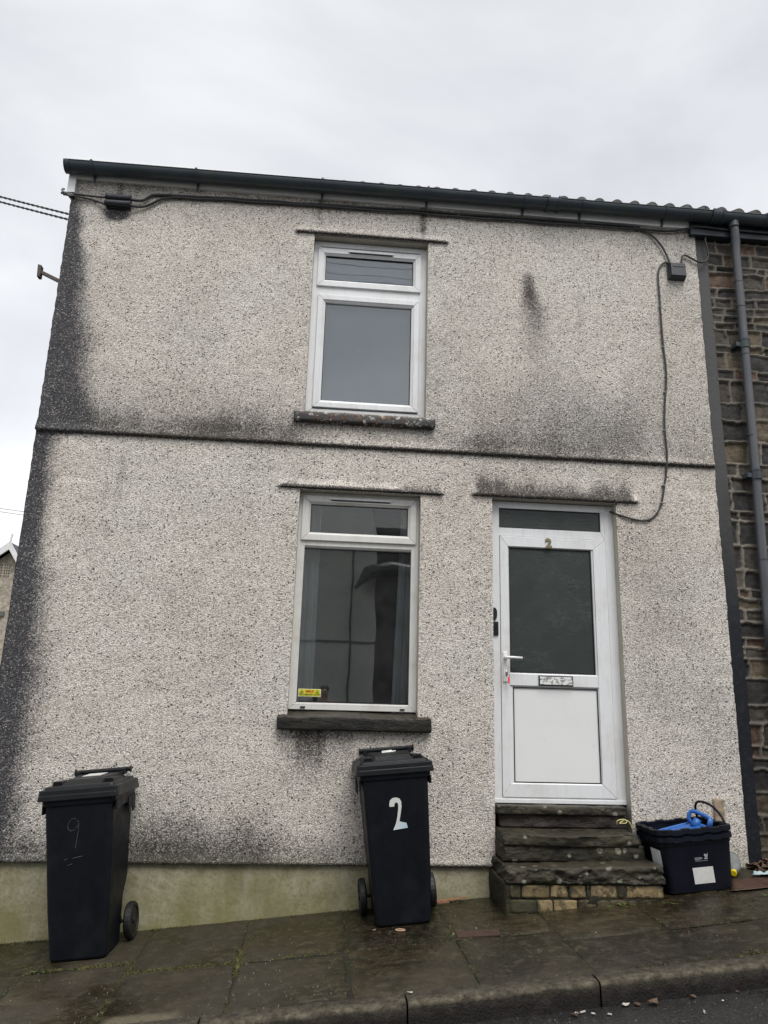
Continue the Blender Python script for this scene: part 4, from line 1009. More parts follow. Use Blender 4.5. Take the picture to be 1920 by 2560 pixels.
crate(0, 'lower black recycling crate with two white labels beside the stone steps', True, False)
crate(.044, 'upper black crate with upright loop handle, nested in the labelled crate', False, True)
sc = empty('scoop', (CX-.0, CY, gz(CX, CY)+.302), (0, R(-8), R(3))); tag(sc, 'blue plastic scoop with D-shaped grip lying in the upper black crate', 'scoop')
mb = MB(); 
A = [(-.205, -.13, .010), (.09, -.090, .058), (.10, .07, .064), (-.17, .13, .026)]
mb.loft([[(x, y, z-.004) for x, y, z in A], [(x, y, z+.004) for x, y, z in A]])
mb.tube([(-.205, -.13, .014), (.09, -.090, .062)], .008, 8); mb.tube([(-.17, .13, .030), (.10, .07, .068)], .008, 8); mb.tube([(.09, -.090, .060), (.10, .07, .066)], .010, 8)
mb.build('blade', BLUE, sc, .002)
mb = MB(); mb.tube([(.065, .0, .05), (.085, .0, .075), (.10, 0, .095)], [.030, .026, .024], 10)
mb.tube([(.070, .045, .075), (.060, .050, .100), (.078, .048, .138), (.100, .035, .145), (.150, -.05, .108), (.158, -.06, .095)], .013, 10, smooth_path=1)
mb.tube([(.070, .045, .075), (.135, -.055, .040)], .013, 10); mb.tube([(.158, -.062, .100), (.135, -.055, .035)], .019, 10, flat=.7)
mb.build('grip', BLUE, sc, smooth=True)

# ------------------------------------------------------------------ cables, boxes and brackets on the wall
def cable(label, pts, r=.008, clips=(), name='cable', sm=2, group=None):
    root = empty(name); tag(root, label, 'cable', group)
    mb = MB(); mb.tube(pts, r, 8, smooth_path=sm); mb.build('sheath', CABLE, root, smooth=True)
    for (x, z) in clips:
        c = MB(); c.box(x-.012, x+.012, -.026, .0, z-.004, z+.005); c.build('clip', CLIP, root, .0015)
yw = -.020
cable('black cable looping down the right of the wall from box to door', [(x, yw if z > 3.34 else -.012, z) for x, z in [(2.795, 5.11), (2.76, 5.135), (2.725, 5.118), (2.690, 5.06), (2.680, 4.98), (2.682, 4.766), (2.680, 4.518), (2.683, 4.331), (2.694, 4.148), (2.688, 4.05), (2.672, 3.934), (2.650, 3.75), (2.645, 3.616), (2.652, 3.443), (2.643, 3.35), (2.634, 3.25), (2.614, 3.172), (2.585, 3.023), (2.531, 2.928), (2.451, 2.877), (2.33, 2.893), (2.235, 2.922)]]+[(2.21, .03, 2.94), (2.205, .07, 2.965)],
      .0078, [(2.682, 4.711), (2.684, 4.349), (2.672, 3.951), (2.645, 3.626), (2.606, 3.172), (2.585, 3.03)])
cable('short black cable dropping from the eaves to the square junction box', [(2.50, yw, 5.442), (2.56, yw, 5.425), (2.66, yw-.004, 5.378), (2.737, yw-.004, 5.277), (2.776, yw-.004, 5.176), (2.793, yw-.01, 5.10)], .0085)
cable('black cable curling from junction box across the painted strip to the eaves', [(x, yw-.005, z) for x, z in [(2.892, 5.10), (2.897, 5.18), (2.912, 5.210), (2.945, 5.210), (3.007, 5.172), (3.05, 5.153), (3.10, 5.160), (3.134, 5.20), (3.138, 5.273), (3.122, 5.34), (3.120, 5.39), (3.139, 5.433), (3.185, 5.462)]], .0078, [(3.185, 5.462)])
cable('upper run of cable clipped under the white fascia', [(-1.66, -.045, 5.306), (-1.60, -.035, 5.304), (-1.55, -.03, 5.315), (-1.51, yw, 5.37), (-1.45, yw, 5.385)]+[(x, yw-.001, z) for x, z in [(-1.128, 5.392), (-.9, 5.405), (-.731, 5.402), (-.5, 5.412), (-.356, 5.407), (-.1, 5.418), (.108, 5.420), (.35, 5.428), (.585, 5.435), (.8, 5.438), (.994, 5.430), (1.25, 5.442), (1.465, 5.440), (1.8, 5.450), (2.054, 5.446), (2.3, 5.456), (2.55, 5.450)]],
      .011, [(-1.45, 5.385), (-1.128, 5.387), (-.731, 5.399), (-.356, 5.402), (.108, 5.417), (.585, 5.432), (.994, 5.425), (1.465, 5.436), (2.054, 5.441), (2.55, 5.445)])
cable('lower run of cable sagging beneath the fascia from the long black box', [(-1.66, -.045, 5.254), (-1.60, -.035, 5.248), (-1.54, yw-.006, 5.260), (-1.48, yw-.006, 5.30), (-1.42, yw-.006, 5.345), (-1.30, yw-.006, 5.372), (-1.128, yw-.006, 5.368), (-.9, yw-.006, 5.388), (-.731, yw-.006, 5.380), (-.45, yw-.006, 5.393), (.108, yw-.006, 5.400), (.45, yw-.006, 5.398), (.585, yw-.006, 5.414), (.8, yw-.006, 5.400), (.994, yw-.006, 5.408), (1.2, yw-.006, 5.399), (1.465, yw-.006, 5.418), (1.8, yw-.006, 5.408), (2.054, yw-.006, 5.424), (2.35, yw-.006, 5.418), (2.6, yw-.006, 5.430), (2.75, yw-.008, 5.425), (2.88, yw-.012, 5.440), (2.97, -.04, 5.466), (3.05, -.062, 5.475), (3.3, -.060, 5.462), (4.2, -.062, 5.470), (5., -.062, 5.47)], .010)
cable('pair of thin cables from corner hook to the long black box', [(-2.19, -.04, 5.315), (-2.10, -.035, 5.318), (-1.93, yw-.008, 5.315), (-1.83, -.035, 5.310)], .0085)
cable('thin cable below its twin between corner hook and long black box', [(-2.17, -.045, 5.300), (-2.05, -.035, 5.296), (-1.95, yw-.008, 5.288), (-1.88, yw-.008, 5.262), (-1.82, -.035, 5.242)], .0075, [(-1.925, 5.290)])
# long junction box (two cylinders on a plate)
jb = empty('junction_box', (0, 0, 0)); tag(jb, 'long black two-tube junction box under the left end of the gutter', 'junction box')
mb = MB(); mb.box(-1.838, -1.650, -.030, -.008, 5.228, 5.335); mb.build('back_plate', BOXPL, jb, .004)
for z in (5.308, 5.255):
    mb = MB(); mb.tube([(-1.842, -.048, z), (-1.646, -.048, z)], .0255, 14)
    for x in (-1.836, -1.668, -1.652): mb.tube([(x, -.048, z), (x+.008, -.048, z)], .029, 14)
    mb.build('tube', BOXPL, jb)
jb2 = empty('junction_box', (0, 0, 0)); tag(jb2, 'small square black junction box near the downpipe, feeding three cables', 'junction box')
mb = MB(); mb.box(2.768, 2.918, -.020, -.004, 4.975, 5.118); mb.build('back_plate', BOXPL, jb2, .004)
mb = MB(); mb.loft([[(2.772, -.018, 4.972), (2.914, -.018, 4.972), (2.914, -.018, 5.112), (2.772, -.018, 5.112)], [(2.780, -.066, 4.990), (2.906, -.066, 4.990), (2.906, -.060, 5.108), (2.780, -.060, 5.108)]]); mb.box(2.795, 2.891, -.0655, -.058, 5.070, 5.074); mb.build('cover', BOXPL, jb2, .012, 3)
# corner hook and overhead twisted wires
hk = empty('cable_hook'); tag(hk, 'galvanised hook holding the cables at the left roof corner', 'hook')
mb = MB(); mb.tube([(-2.10, -.04, 5.305), (-2.16, -.045, 5.318), (-2.185, -.045, 5.335), (-2.180, -.045, 5.350), (-2.165, -.045, 5.348)], .008, 8, smooth_path=1); mb.build('hook', CLIP, hk, smooth=True)
mb = MB(); mb.loft([[(-2.15, -.06, 5.318), (-2.13, -.055, 5.290), (-2.09, -.04, 5.292), (-2.09, -.04, 5.316)], [(-2.15, -.02, 5.318), (-2.13, -.02, 5.290), (-2.09, -.01, 5.292), (-2.09, -.01, 5.316)]]); mb.build('wedge', BOXPL, hk)
for k, (p0, lab) in enumerate((((-.0, 0), 'upper twisted black overhead wire reaching the left house corner'), ((.0, -.052), 'lower twisted black overhead wire reaching the left house corner'))):
    o = empty('overhead_wire'); tag(o, lab, 'wire')
    # from a point on the gable, running left and slightly back
    A_ = Vector((-2.06, .30, 5.33+p0[1])); B_ = Vector((-8.0, 3.4, 8.60+p0[1]))
    for s in (0, 1):
        pts = []
        for i in range(260):
            t = i/259; c = A_.lerp(B_, t); c.z -= .25*t*(1-t); a = t*2*math.pi*55+s*math.pi
            pts.append((c.x, c.y+.006*math.cos(a), c.z+.006*math.sin(a)))
        mb = MB(); mb.tube(pts, .0055, 5); mb.build('strand', CABLE, o, smooth=True)
for z, lab in ((9.79, 'higher thin distant wire beyond the left edge of the house'), (9.63, 'lower thin distant wire beyond the left edge of the house')):
    mb = MB(); mb.tube([(-22, 30, z+.7), (-18, 30, z+.30), (-15.2, 30, z), (-12, 30, z-.32), (-6, 30, z-.7)], .012, 5); tag(mb.build('overhead_wire', CABLE), lab, 'wire')
# iron bracket on the gable
br_ = empty('wall_bracket'); tag(br_, 'short iron T-bracket sticking out of the left gable', 'bracket')
mb = MB(); mb.hexa([(-2.11, -.0, 4.548), (-2.11, .02, 4.548), (-2.27, .02, 4.622), (-2.27, 0, 4.622), (-2.11, 0, 4.580), (-2.11, .02, 4.580), (-2.27, .02, 4.652), (-2.27, 0, 4.652)]); mb.build('arm', RUST, br_, .003)
mb = MB(); mb.hexa([(-2.285, -.012, 4.585), (-2.262, -.012, 4.585), (-2.262, .035, 4.585), (-2.285, .035, 4.585), (-2.291, -.012, 4.692), (-2.262, -.012, 4.685), (-2.262, .035, 4.685), (-2.291, .035, 4.692)]); mb.build('end_plate', RUST, br_, .003)
# bare patch of wall behind the crates, built as a thin batten
tag(rock('bare_patch', simple('tan_patch', (.30, .235, .165), .8, .3, 30, .002, 60, dirt=(.12, .10, .08), dsc=10, damt=.6), 2.812, 2.890, -.018, .01, .66, .898, None, .004, .012, 131), 'upright tan bare patch on the wall behind the crates, built as a batten', 'bare patch')
# yellow cord
mb = MB(); mb.tube([(2.098, -.035, .722), (2.094, -.05, .752), (2.150, -.05, .760), (2.165, -.055, .745), (2.150, -.06, .732), (2.115, -.055, .735), (2.108, -.05, .728), (2.13, -.05, .748), (2.175, -.04, .752), (2.195, -.04, .725), (2.205, -.04, .695)], .0038, 6, smooth_path=2)
tag(mb.build('cord', simple('yellow_cord', (.55, .50, .22), .7), smooth=True), 'looped pale yellow cord lying at the right end of the top step', 'cord')

# curtains in the lower room, upstairs a blue-grey sheet added to imitate reflected sky
CURT = simple('curtain_cloth', (.80, .81, .83), .85, .06, 5, 0); SKYBACK = simple('sky_backing', (.27, .34, .42), .85, .05, 3, 0)
def curtain(x0, x1, z0, z1, y, label, n=5, lean=0):
    xs = np.linspace(x0, x1, 60); zs = np.linspace(z0, z1, 12); X, Z = np.meshgrid(xs, zs)
    Y = y+.022*np.sin((X-x0)/(x1-x0)*n*2*math.pi+.3*np.sin(Z*2)); X = X+lean*(Z-z0)/(z1-z0)
    P = np.stack([X, Y, Z], -1); o = gridmesh('curtain', P, None, CURT); sm = o.modifiers.new('s', 'SOLIDIFY'); sm.thickness = .004
    tag(o, label, 'curtain', 'curtains in the lower window')
curtain(-.178, -.015, 1.30, 2.98, .24, 'pale blue-grey curtain hanging at the left of the lower window', 3)
curtain(.555, .712, 1.30, 2.98, .24, 'pale blue-grey curtain hanging at the right of the lower window', 3, .05)
mb = MB(); mb.box(-.17, .73, .165, .169, 3.64, 5.13); tag(mb.build('sky_backing_sheet', SKYBACK), 'plain blue-grey sheet added behind the upper window glass to imitate reflected sky', 'backing sheet')

# ------------------------------------------------------------------ house far left
fh = empty('distant_house', (-7.6, 12.0, 0), (0, 0, R(0))); tag(fh, 'small stone gabled house with white bargeboards beyond the left edge', 'house')
AB0 = simple('vent_pale', (.36, .32, .26), .8); AB1 = simple('vent_dark', (.05, .045, .04), .8)
def distant():
    st = simple('pale_rubble', (.36, .32, .26), .85, .45, 9, .02, 14, dirt=(.16, .14, .11), dsc=5, damt=.8)
    mb = MB(); hw = 2.3; ax = .56; ez = 2.75; az = 4.68
    mb.loft([[(ax-hw, 0, -1.5), (ax+.45, 0, -1.5), (ax+.45, 0, az-.75), (ax, 0, az-.10), (ax-hw, 0, ez-.1)], [(ax-hw, 6, -1.5), (ax+.45, 6, -1.5), (ax+.45, 6, az-.75), (ax, 6, az-.10), (ax-hw, 6, ez-.1)]]); mb.build('wall', st, fh)
    mb = MB()
    mb.hexa([(ax-hw-.1, -.15, ez-.05), (ax, -.15, az), (ax, 6, az), (ax-hw-.1, 6, ez-.05), (ax-hw-.1, -.15, ez+.02), (ax, -.15, az+.07), (ax, 6, az+.07), (ax-hw-.1, 6, ez+.02)])
    mb.hexa([(ax, -.15, az), (ax+.75, -.15, az-1.1), (ax+.75, 6, az-1.1), (ax, 6, az), (ax, -.15, az+.07), (ax+.75, -.15, az-1.03), (ax+.75, 6, az-1.03), (ax, 6, az+.07)])
    mb.box(ax-3.5, ax-.1, 1.5, 1.6, az-1.5, az+.06)
    mb.build('roof', simple('slate', (.06, .062, .068), .6, .3), fh)
    mb = MB(); 
    mb.hexa([(ax-hw-.1, -.20, ez-.16), (ax, -.20, az-.10), (ax, -.16, az-.10), (ax-hw-.1, -.16, ez-.16), (ax-hw-.1, -.20, ez+.02), (ax, -.20, az+.08), (ax, -.16, az+.08), (ax-hw-.1, -.16, ez+.02)])
    mb.hexa([(ax+.002, -.20, az-.10), (ax+.75, -.20, az-1.22), (ax+.75, -.16, az-1.22), (ax+.002, -.16, az-.10), (ax+.002, -.20, az+.08), (ax+.75, -.20, az-1.03), (ax+.75, -.16, az-1.03), (ax+.002, -.16, az+.08)])
    mb.tube([(ax, -.18, az+.05), (ax+.02, -.18, az+.26)], .022, 6)
    mb.build('bargeboard', simple('barge_white', (.7, .7, .7), .5), fh)
    mb = MB(); mb.ring(-.55, .40, 1.9, 3.05, .07, -.06, .02); mb.box(-.5, .35, -.05, .01, 2.42, 2.50)
    wn = mb.build('window', UPVC, fh, .004)
    mb = MB(); mb.box(-.5, .35, -.02, -.012, 1.95, 3.0); mb.build('pane', simple('dark_pane', (.03, .04, .045), .1), wn)
    mb = MB(); mb.box(-.75, .60, -.05, .02, 3.10, 3.20); mb.build('lintel', simple('grey_lintel', (.12, .12, .12), .8), fh)
    for c in range(2):
        mb = MB(); mb.box(.27+c*.17, .40+c*.17, -.003, .004, 3.97, 4.27)
        for i in range(3):
            for j in range(5): mb.box(.28+c*.17+i*.047, .28+c*.17+i*.047+.024, -.006, .004, 3.98+j*.062-.0*c, 3.98+j*.062+.036, 1)
        mb.build('air_brick', [AB0, AB1], fh)
distant()

# ------------------------------------------------------------------ houses across the street (seen in the glass)
oh = empty('opposite_house', (0, 0, 0)); tag(oh, 'pale rendered house across the street, seen reflected in the lower window', 'house')
def opposite():
    y = -11.2
    RD = simple('pale_render', (.62, .62, .56), .85, .08, 2, .002, 30, dirt=(.48, .47, .42), dsc=2, damt=.4)
    mb = MB(); mb.box(-9, 1.25, y-6, y, -1, 5.1); mb.build('wall', RD, oh)
    mb = MB(); mb.box(-9, 1.25, y, y+.03, 2.72, 2.755); mb.box(-9, 1.25, y, y+.012, 2.755, 2.77, 0); mb.build('string_course', simple('grey_band', (.10, .10, .095), .8), oh)
    mb = MB(); mb.tube([(.72, y+.05, 5.1), (.72, y+.05, -.8)], .020, 8); mb.build('downpipe', simple('dark_pipe', (.05, .05, .05), .5), oh)
    mb = MB(); mb.hexa([(-9, y-3.2, 7.0), (1.25, y-3.2, 7.0), (1.25, y+.25, 5.05), (-9, y+.25, 5.05), (-9, y-3.2, 7.1), (1.25, y-3.2, 7.1), (1.25, y+.25, 5.15), (-9, y+.25, 5.15)])
    mb.hexa([(-9, y-6.3, 5.05), (1.25, y-6.3, 5.05), (1.25, y-3.2, 7.0), (-9, y-3.2, 7.0), (-9, y-6.3, 5.15), (1.25, y-6.3, 5.15), (1.25, y-3.2, 7.1), (-9, y-3.2, 7.1)])
    mb.build('roof', simple('opposite_slate', (.045, .047, .05), .6, .3), oh)
opposite()
os_ = empty('opposite_stone_house', (0, 0, 0)); tag(os_, 'dark stone house across the street, reflected at the right of the lower window', 'house')
mb = MB(); mb.box(1.27, 9, -17.5, -12.2, -1, 5.6); mb.build('wall', simple('dark_stone', (.035, .032, .030), .8, .5, 5, .02, 12), os_)
mb = MB(); mb.hexa([(1.27, -14.8, 7.4), (9, -14.8, 7.4), (9, -12, 5.5), (1.27, -12, 5.5), (1.27, -14.8, 7.5), (9, -14.8, 7.5), (9, -12, 5.6), (1.27, -12, 5.6)]); mb.build('roof', simple('stone_slate', (.045, .045, .05), .6), os_)
mb = MB(); mb.tube([(.78, -11.35+.5, 3.9), (1.05, -10.9, 4.25), (1.55, -10.9, 4.35), (2.2, -10.9, 4.3), (2.5, -10.9, 3.9)], [.05, .25, .32, .28, .1], 10, flat=.6); mb.build('canopy', simple('canopy_dark', (.03, .032, .035), .5), os_)

# ------------------------------------------------------------------ small things on the ground
LEAF = [simple('leaf_brown', (.10, .062, .035), .7, .3, 40, .001), simple('leaf_dark', (.075, .045, .030), .6, .3, 40, .001), simple('leaf_tan', (.17, .12, .075), .7, .3, 40, .001)]
def road_z(x): return float(zb(x))-.0298-.100
def leaf(x, y, s, mi, label, road=False, seed=0, lift=.006):
    q = random.Random(seed*7+3); mb = MB(); n = 9; z0 = (road_z(x) if road else gz(x, y))+lift
    a0 = q.uniform(0, 6.28); T = []
    o = [(0, 0, 0)]
    for k in range(n):
        a = a0+2*math.pi*k/n; rr = s*(.55+.45*q.random())*(1. if k % 2 else .72); z = s*q.uniform(0, .45)
        o.append((rr*math.cos(a), rr*math.sin(a)*.8, z))
    c = mb.V((0, 0, s*.1)); ids = [mb.V(p) for p in o[1:]]
    for k in range(n): mb.f.append([c, ids[k], ids[(k+1) % n]]); mb.m.append(0)
    ob = mb.build('fallen_leaf', LEAF[mi], loc=(x, y, z0)); ob.modifiers.new('s', 'SOLIDIFY').thickness = .0012
    tag(ob, label, 'leaf', 'fallen leaves')
leaf(1.632, -1.545, .042, 0, 'large crumpled brown leaf in the gutter below the kerb', True, 1)
leaf(1.838, -1.52, .024, 0, 'small upright brown leaf against the kerb', True, 2)
leaf(1.56, -1.53, .022, 1, 'small dark leaf beside the white paper scrap in the gutter', True, 3)
leaf(1.25, -1.56, .030, 1, 'dark curled leaf beside the cigarette end in the gutter', True, 4)
leaf(2.06, -1.52, .018, 1, 'tiny dark leaf in the gutter near the right edge', True, 5)
leaf(.415, -.450, .020, 2, 'tan leaf lying in front of the number 2 bin', False, 6)
# leaf litter pile at the foot of the stone wall: uncountable
def litter():
    V = MB(); q = random.Random(5)
    for k in range(420):
        x = 3.02+abs(q.gauss(0, .30)); y = .12-abs(q.gauss(0, .14)); 
        if y > .0 and x < 3.16: continue
        if y > .02: y = .01
        s = q.uniform(.014, .038); z = gz(x, y)+.004+q.random()*.045*max(0, 1-abs(x-3.35)*2)
        a = q.uniform(0, 6.28); n = 6; c = V.V((x, y, z+s*.2)); ids = [V.V((x+s*(.6+.4*q.random())*math.cos(a+k2*6.283/n), y+s*(.6+.4*q.random())*math.sin(a+k2*6.283/n), z+s*q.uniform(-.2, .6))) for k2 in range(n)]
        mi = q.choice([0, 0, 1, 1, 1, 2])
        for k2 in range(n): V.f.append([c, ids[k2], ids[(k2+1) % n]]); V.m.append(mi)
    tag(V.build('leaf_litter', LEAF), 'heap of brown dead leaves at the foot of the stone wall', 'leaves', kind='stuff')
litter()
# sheet of red-brown card and blue tissue
def sheet(name, pts, mat, label, cat, th=.003, amp=.01, seed=1):
    mb = MB(); n = 10
    P = np.array(pts); rows = []
    for i in range(n+1):
        row = []
        for j in range(n+1):
            u, v = i/n, j/n; p = (P[0]*(1-u)+P[1]*u)*(1-v)+(P[3]*(1-u)+P[2]*u)*v
            row.append((p[0]+.02*(float(fbm(u*3, v*3, seed))-.5), p[1]+.02*(float(fbm(u*3+5, v*3, seed))-.5), gz(p[0], p[1])+.006+amp*float(fbm(u*3, v*3, seed+4))))
        rows.append(row)
    ob = gridmesh(name, np.array(rows), None, mat); m_ = ob.modifiers.new('s', 'SOLIDIFY'); m_.thickness = th; tag(ob, label, cat)
sheet('card', [(2.66, -.43), (3.00, -.48), (2.98, -.27), (2.80, -.20)], simple('wet_card', (.060, .027, .017), .55, .4, 14, .002, dirt=(.02, .016, .01), dsc=9, damt=.8), 'flattened wet red-brown card beside the black crates', 'card', th=.002, amp=.006)
sheet('tissue', [(2.93, -.225), (3.05, -.255), (3.07, -.19), (2.97, -.17)], simple('pale_tissue', (.42, .55, .58), .7, .2, 40, .002), 'scrap of pale blue tissue by the dead leaves', 'tissue', amp=.03, seed=5)
# bottle with yellow cap
bt = empty('plastic_bottle', (2.875, -.085, gz(2.875, -.085)+.062), (R(0), R(0), R(0))); tag(bt, 'grey translucent plastic bottle with yellow cap lying beside the crates', 'bottle')
g = G('cloudy_plastic'); nt_ = g.nt; 
g.lk(g.mix(g.noise(20, 4), (.22, .23, .23), (.34, .35, .35)), g.b.inputs['Base Color']); g.b.inputs['Roughness'].default_value = .18; g.b.inputs['Transmission Weight'].default_value = .35
dr = Vector((-.42, -.80, -.22)).normalized(); ax_ = dr.to_track_quat('Z', 'Y').to_matrix()
def lathe(mb, prof, M_, n=18, mi=0):
    mb.loft([[M_ @ Vector((r*math.cos(2*math.pi*k/n), r*math.sin(2*math.pi*k/n), z)) for k in range(n)] for z, r in prof], mi)
mb = MB(); lathe(mb, [(-.10, .03), (-.095, .048), (-.03, .052), (.02, .050), (.055, .046), (.085, .030), (.105, .018), (.118, .016)], ax_); mb.build('bottle_body', g.mat, bt, smooth=True)
mb = MB(); lathe(mb, [(.112, .019), (.118, .020), (.136, .020), (.138, .017)], ax_); mb.build('cap', simple('cap_yellow', (.75, .60, .01), .4), bt, smooth=False)
# cigarette ends, paper scraps
WHITE = simple('paper_white', (.42, .40, .36), .7, .1, 30, 0)
def butt(x, y, road, label, a=.4, L_=.030):
    z = (road_z(x) if road else gz(x, y))+.008; mb = MB(); dx, dy = math.cos(a)*L_/2, math.sin(a)*L_/2
    mb.tube([(x-dx, y-dy, z-dx*.0), (x+dx, y+dy, z+dx*.09)], .0042, 8); tag(mb.build('cigarette_end', WHITE, smooth=False), label, 'cigarette end', 'cigarette ends')
butt(1.292, -1.548, True, 'white cigarette end beside the dark leaf in the gutter')
butt(1.805, -1.683, True, 'cigarette end out on the asphalt at the right', 1.2, .022)
butt(1.40, -1.60, True, 'short cigarette end on the asphalt near the kerb joint', 2.6, .018)
def scrap(x, y, s, road, label, mat=WHITE, seed=1):
    q = random.Random(seed); z = (road_z(x) if road else gz(x, y))+.006; mb = MB(); ids = []
    c = mb.V((x, y, z+s*.5))
    for k in range(7): a = 2*math.pi*k/7; rr = s*q.uniform(.6, 1.1); ids.append(mb.V((x+rr*math.cos(a), y+rr*.6*math.sin(a), z+s*q.uniform(0, .6))))
    for k in range(7): mb.f.append([c, ids[k], ids[(k+1) % 7]]); mb.m.append(0)
    ob = mb.build('paper_scrap', mat); ob.modifiers.new('s', 'SOLIDIFY').thickness = .0012; tag(ob, label, 'litter', 'scraps of litter')
scrap(1.505, -1.525, .020, True, 'crumpled white paper scrap in the gutter below the kerb', seed=2)
scrap(1.262, -1.550, .012, True, 'tiny white scrap left of the cigarette end in the gutter', seed=3)
scrap(1.335, -1.575, .012, True, 'tiny white scrap right of the cigarette end in the gutter', seed=4)
scrap(1.943, -1.592, .007, True, 'white speck of paper on the asphalt at the right', seed=5)
scrap(.511, -1.400, .016, False, 'small white curl of plastic on the kerb joint', seed=6)
scrap(1.00, -.60, .008, False, 'pale scrap beside the wooden splinter on the pavement', seed=7)
scrap(1.62, -.865, .006, False, 'tiny white crumb on the flagstones before the steps', seed=8)
mb = MB(); mb.tube([(.568+.028*math.cos(a), -.496+.016*math.sin(a), gz(.568, -.496)+.006) for a in np.linspace(0, 6.28, 14)], .0035, 6); tag(mb.build('rubber_band', simple('pinkish_band', (.42, .26, .18), .6)), 'pinkish rubber band lying in front of the number 2 bin', 'rubber band')
WOOD = simple('splintered_wood', (.26, .13, .075), .75, .35, 30, .002, 80)
def splinter(a, b, w_, label, mat=WOOD):
    mb = MB(); a = Vector((*a, gz(*a)+.012)); b = Vector((*b, gz(*b)+.016)); d = (b-a).normalized(); n_ = Vector((-d.y, d.x, 0))*w_
    mb.hexa([a-n_, b-n_*.4, b+n_*.5, a+n_, a-n_+Vector((0, 0, .010)), b-n_*.4+Vector((0, 0, .006)), b+n_*.5+Vector((0, 0, .006)), a+n_+Vector((0, 0, .012))]); tag(mb.build('wood_splinter', mat, None, .001), label, 'splinter', 'wood splinters by the wall')
splinter((.83, -.055), (1.06, -.030), .018, 'long reddish wood splinter right of the number 2 bin')
splinter((.86, -.085), (.93, -.10), .008, 'short dark wood splinter under the long one by the bin')
splinter((.29, -.045), (.40, -.035), .016, 'grey wood splinter by the left wheel of the number 2 bin', simple('grey_wood', (.16, .14, .10), .8, .3, 30, .002))
# iron cover set in the pavement
mb = MB(); P4 = [(.875, -.60), (1.12, -.64), (1.11, -.735), (.868, -.70)]
mb.loft([[(x, y, gz(x, y)-.004) for x, y in P4], [(x, y, gz(x, y)+.0045) for x, y in P4]]); 
tag(mb.build('access_cover', simple('rusty_cover', (.050, .026, .018), .6, .3, 20, .003, 60), None, .002), 'small rusty rectangular cover set in the flagstones right of the bin', 'cover')

# moss in the joints
def moss():
    mb = MB(); q = random.Random(23)
    def tuft(x, y, s):
        if not (-2.2 < x < 3.6): return
        z = gz(x, y)-.004
        for k in range(q.randint(3, 6)):
            a = q.uniform(0, 6.28); l = s*q.uniform(.4, 1.2); w_ = s*.22; dx, dy = math.cos(a), math.sin(a); h = s*q.uniform(.1, .8)
            bx, by = x+q.gauss(0, s*.4), y+q.gauss(0, s*.4)
            mb.f.append([mb.V((bx-dy*w_, by+dx*w_, z)), mb.V((bx+dx*l*.6, by+dy*l*.6, z+h)), mb.V((bx+dx*l, by+dy*l, z+h*.6)), mb.V((bx+dy*w_, by-dx*w_, z))]); mb.m.append(q.choice([0, 0, 1, 2]))
    def line(x0, y0, x1, y1, dens, s=.009, sp=.005):
        n = int(math.hypot(x1-x0, y1-y0)*dens)
        for _ in range(n):
            t = q.random(); x = x0+(x1-x0)*t; y = y0+(y1-y0)*t
            if fbm(x*6, y*6, 91, 3) < .48: continue
            tuft(x+q.gauss(0, sp), y+q.gauss(0, sp), s*q.uniform(.5, 1.4))
    for x in JX:
        if -2.2 < x < 3.6: line(x, -.05, x, -1.38, 60, .007, .003)
    line(-1.5, -.575, -.93, -.578, 1000, .012, .008); line(-.93, -.742, -.35, -.742, 1300, .013, .009); line(-.35, -.742, .25, -.742, 200); line(.25, -.742, 1.4, -.742, 120)
    line(-.35, -.55, -.35, -.95, 500, .012, .012); line(-.934, -.6, -.934, -1.3, 300, .009, .01)
    line(-2.1, -.01, 1.2, -.01, 240, .011, .010); line(1.25, -.43, 2.3, -.42, 300, .012, .015); line(-1.4, -1.35, 3, -1.385, 120, .008); line(2.2, -.55, 3.2, -.60, 220, .010, .04); line(2.15, -1.36, 2.5, -1.34, 380, .012, .018)
    ms_ = [simple('moss_green', (.065, .072, .018), .85, .3), simple('moss_yellow', (.15, .14, .05), .85, .3), simple('moss_brown', (.04, .032, .016), .85, .3)]
    tag(mb.build('moss', ms_), 'green moss and weeds growing in the pavement joints', 'moss', kind='stuff')
moss()
LG = simple('weed_leaf', (.11, .17, .035), .6, .3, 60, .001)
def weed(x, y, n, L_, label, seed, zoff=0):
    q = random.Random(seed); r_ = empty('weed', (x, y, gz(x, y)+zoff)); tag(r_, label, 'weed', 'small weeds on the pavement')
    for k in range(n):
        a = 2*math.pi*k/n+q.uniform(-.3, .3); l = L_*q.uniform(.7, 1.1); d = Vector((math.cos(a), math.sin(a), 0)); s = Vector((-d.y, d.x, 0)); el = q.uniform(.4, 1.1)
        mb = MB(); pts = [(0, .1), (.35, .35), (.65, 1.), (.9, .7), (1., .05)]; L2 = []; 
        for t, w_ in pts:
            c = d*l*t*math.cos(el)+Vector((0, 0, l*t*math.sin(el)-l*.35*t*t)); L2.append((c-s*l*.16*w_, c+s*l*.16*w_))
        for (p0, p1), (p2, p3) in zip(L2[:-1], L2[1:]): mb.poly([p0, p1, p3, p2])
        mb.build('leaf', LG, r_)
weed(1.945, -.452, 7, .045, 'small green weed at the foot of the brick step base', 1)
weed(1.865, -.450, 5, .022, 'tiny weed left of the larger one below the steps', 2)
weed(2.245, -.520, 5, .030, 'small weed in front of the black crate', 3)
weed(2.80, -.57, 6, .028, 'small weed near the red-brown card', 4)
weed(.855, -.665, 5, .024, 'sprig of weed in the joint beside the rusty cover', 5)
weed(-1.465, -.585, 5, .026, 'small weed in the joint left of the scratched 9 bin', 6)
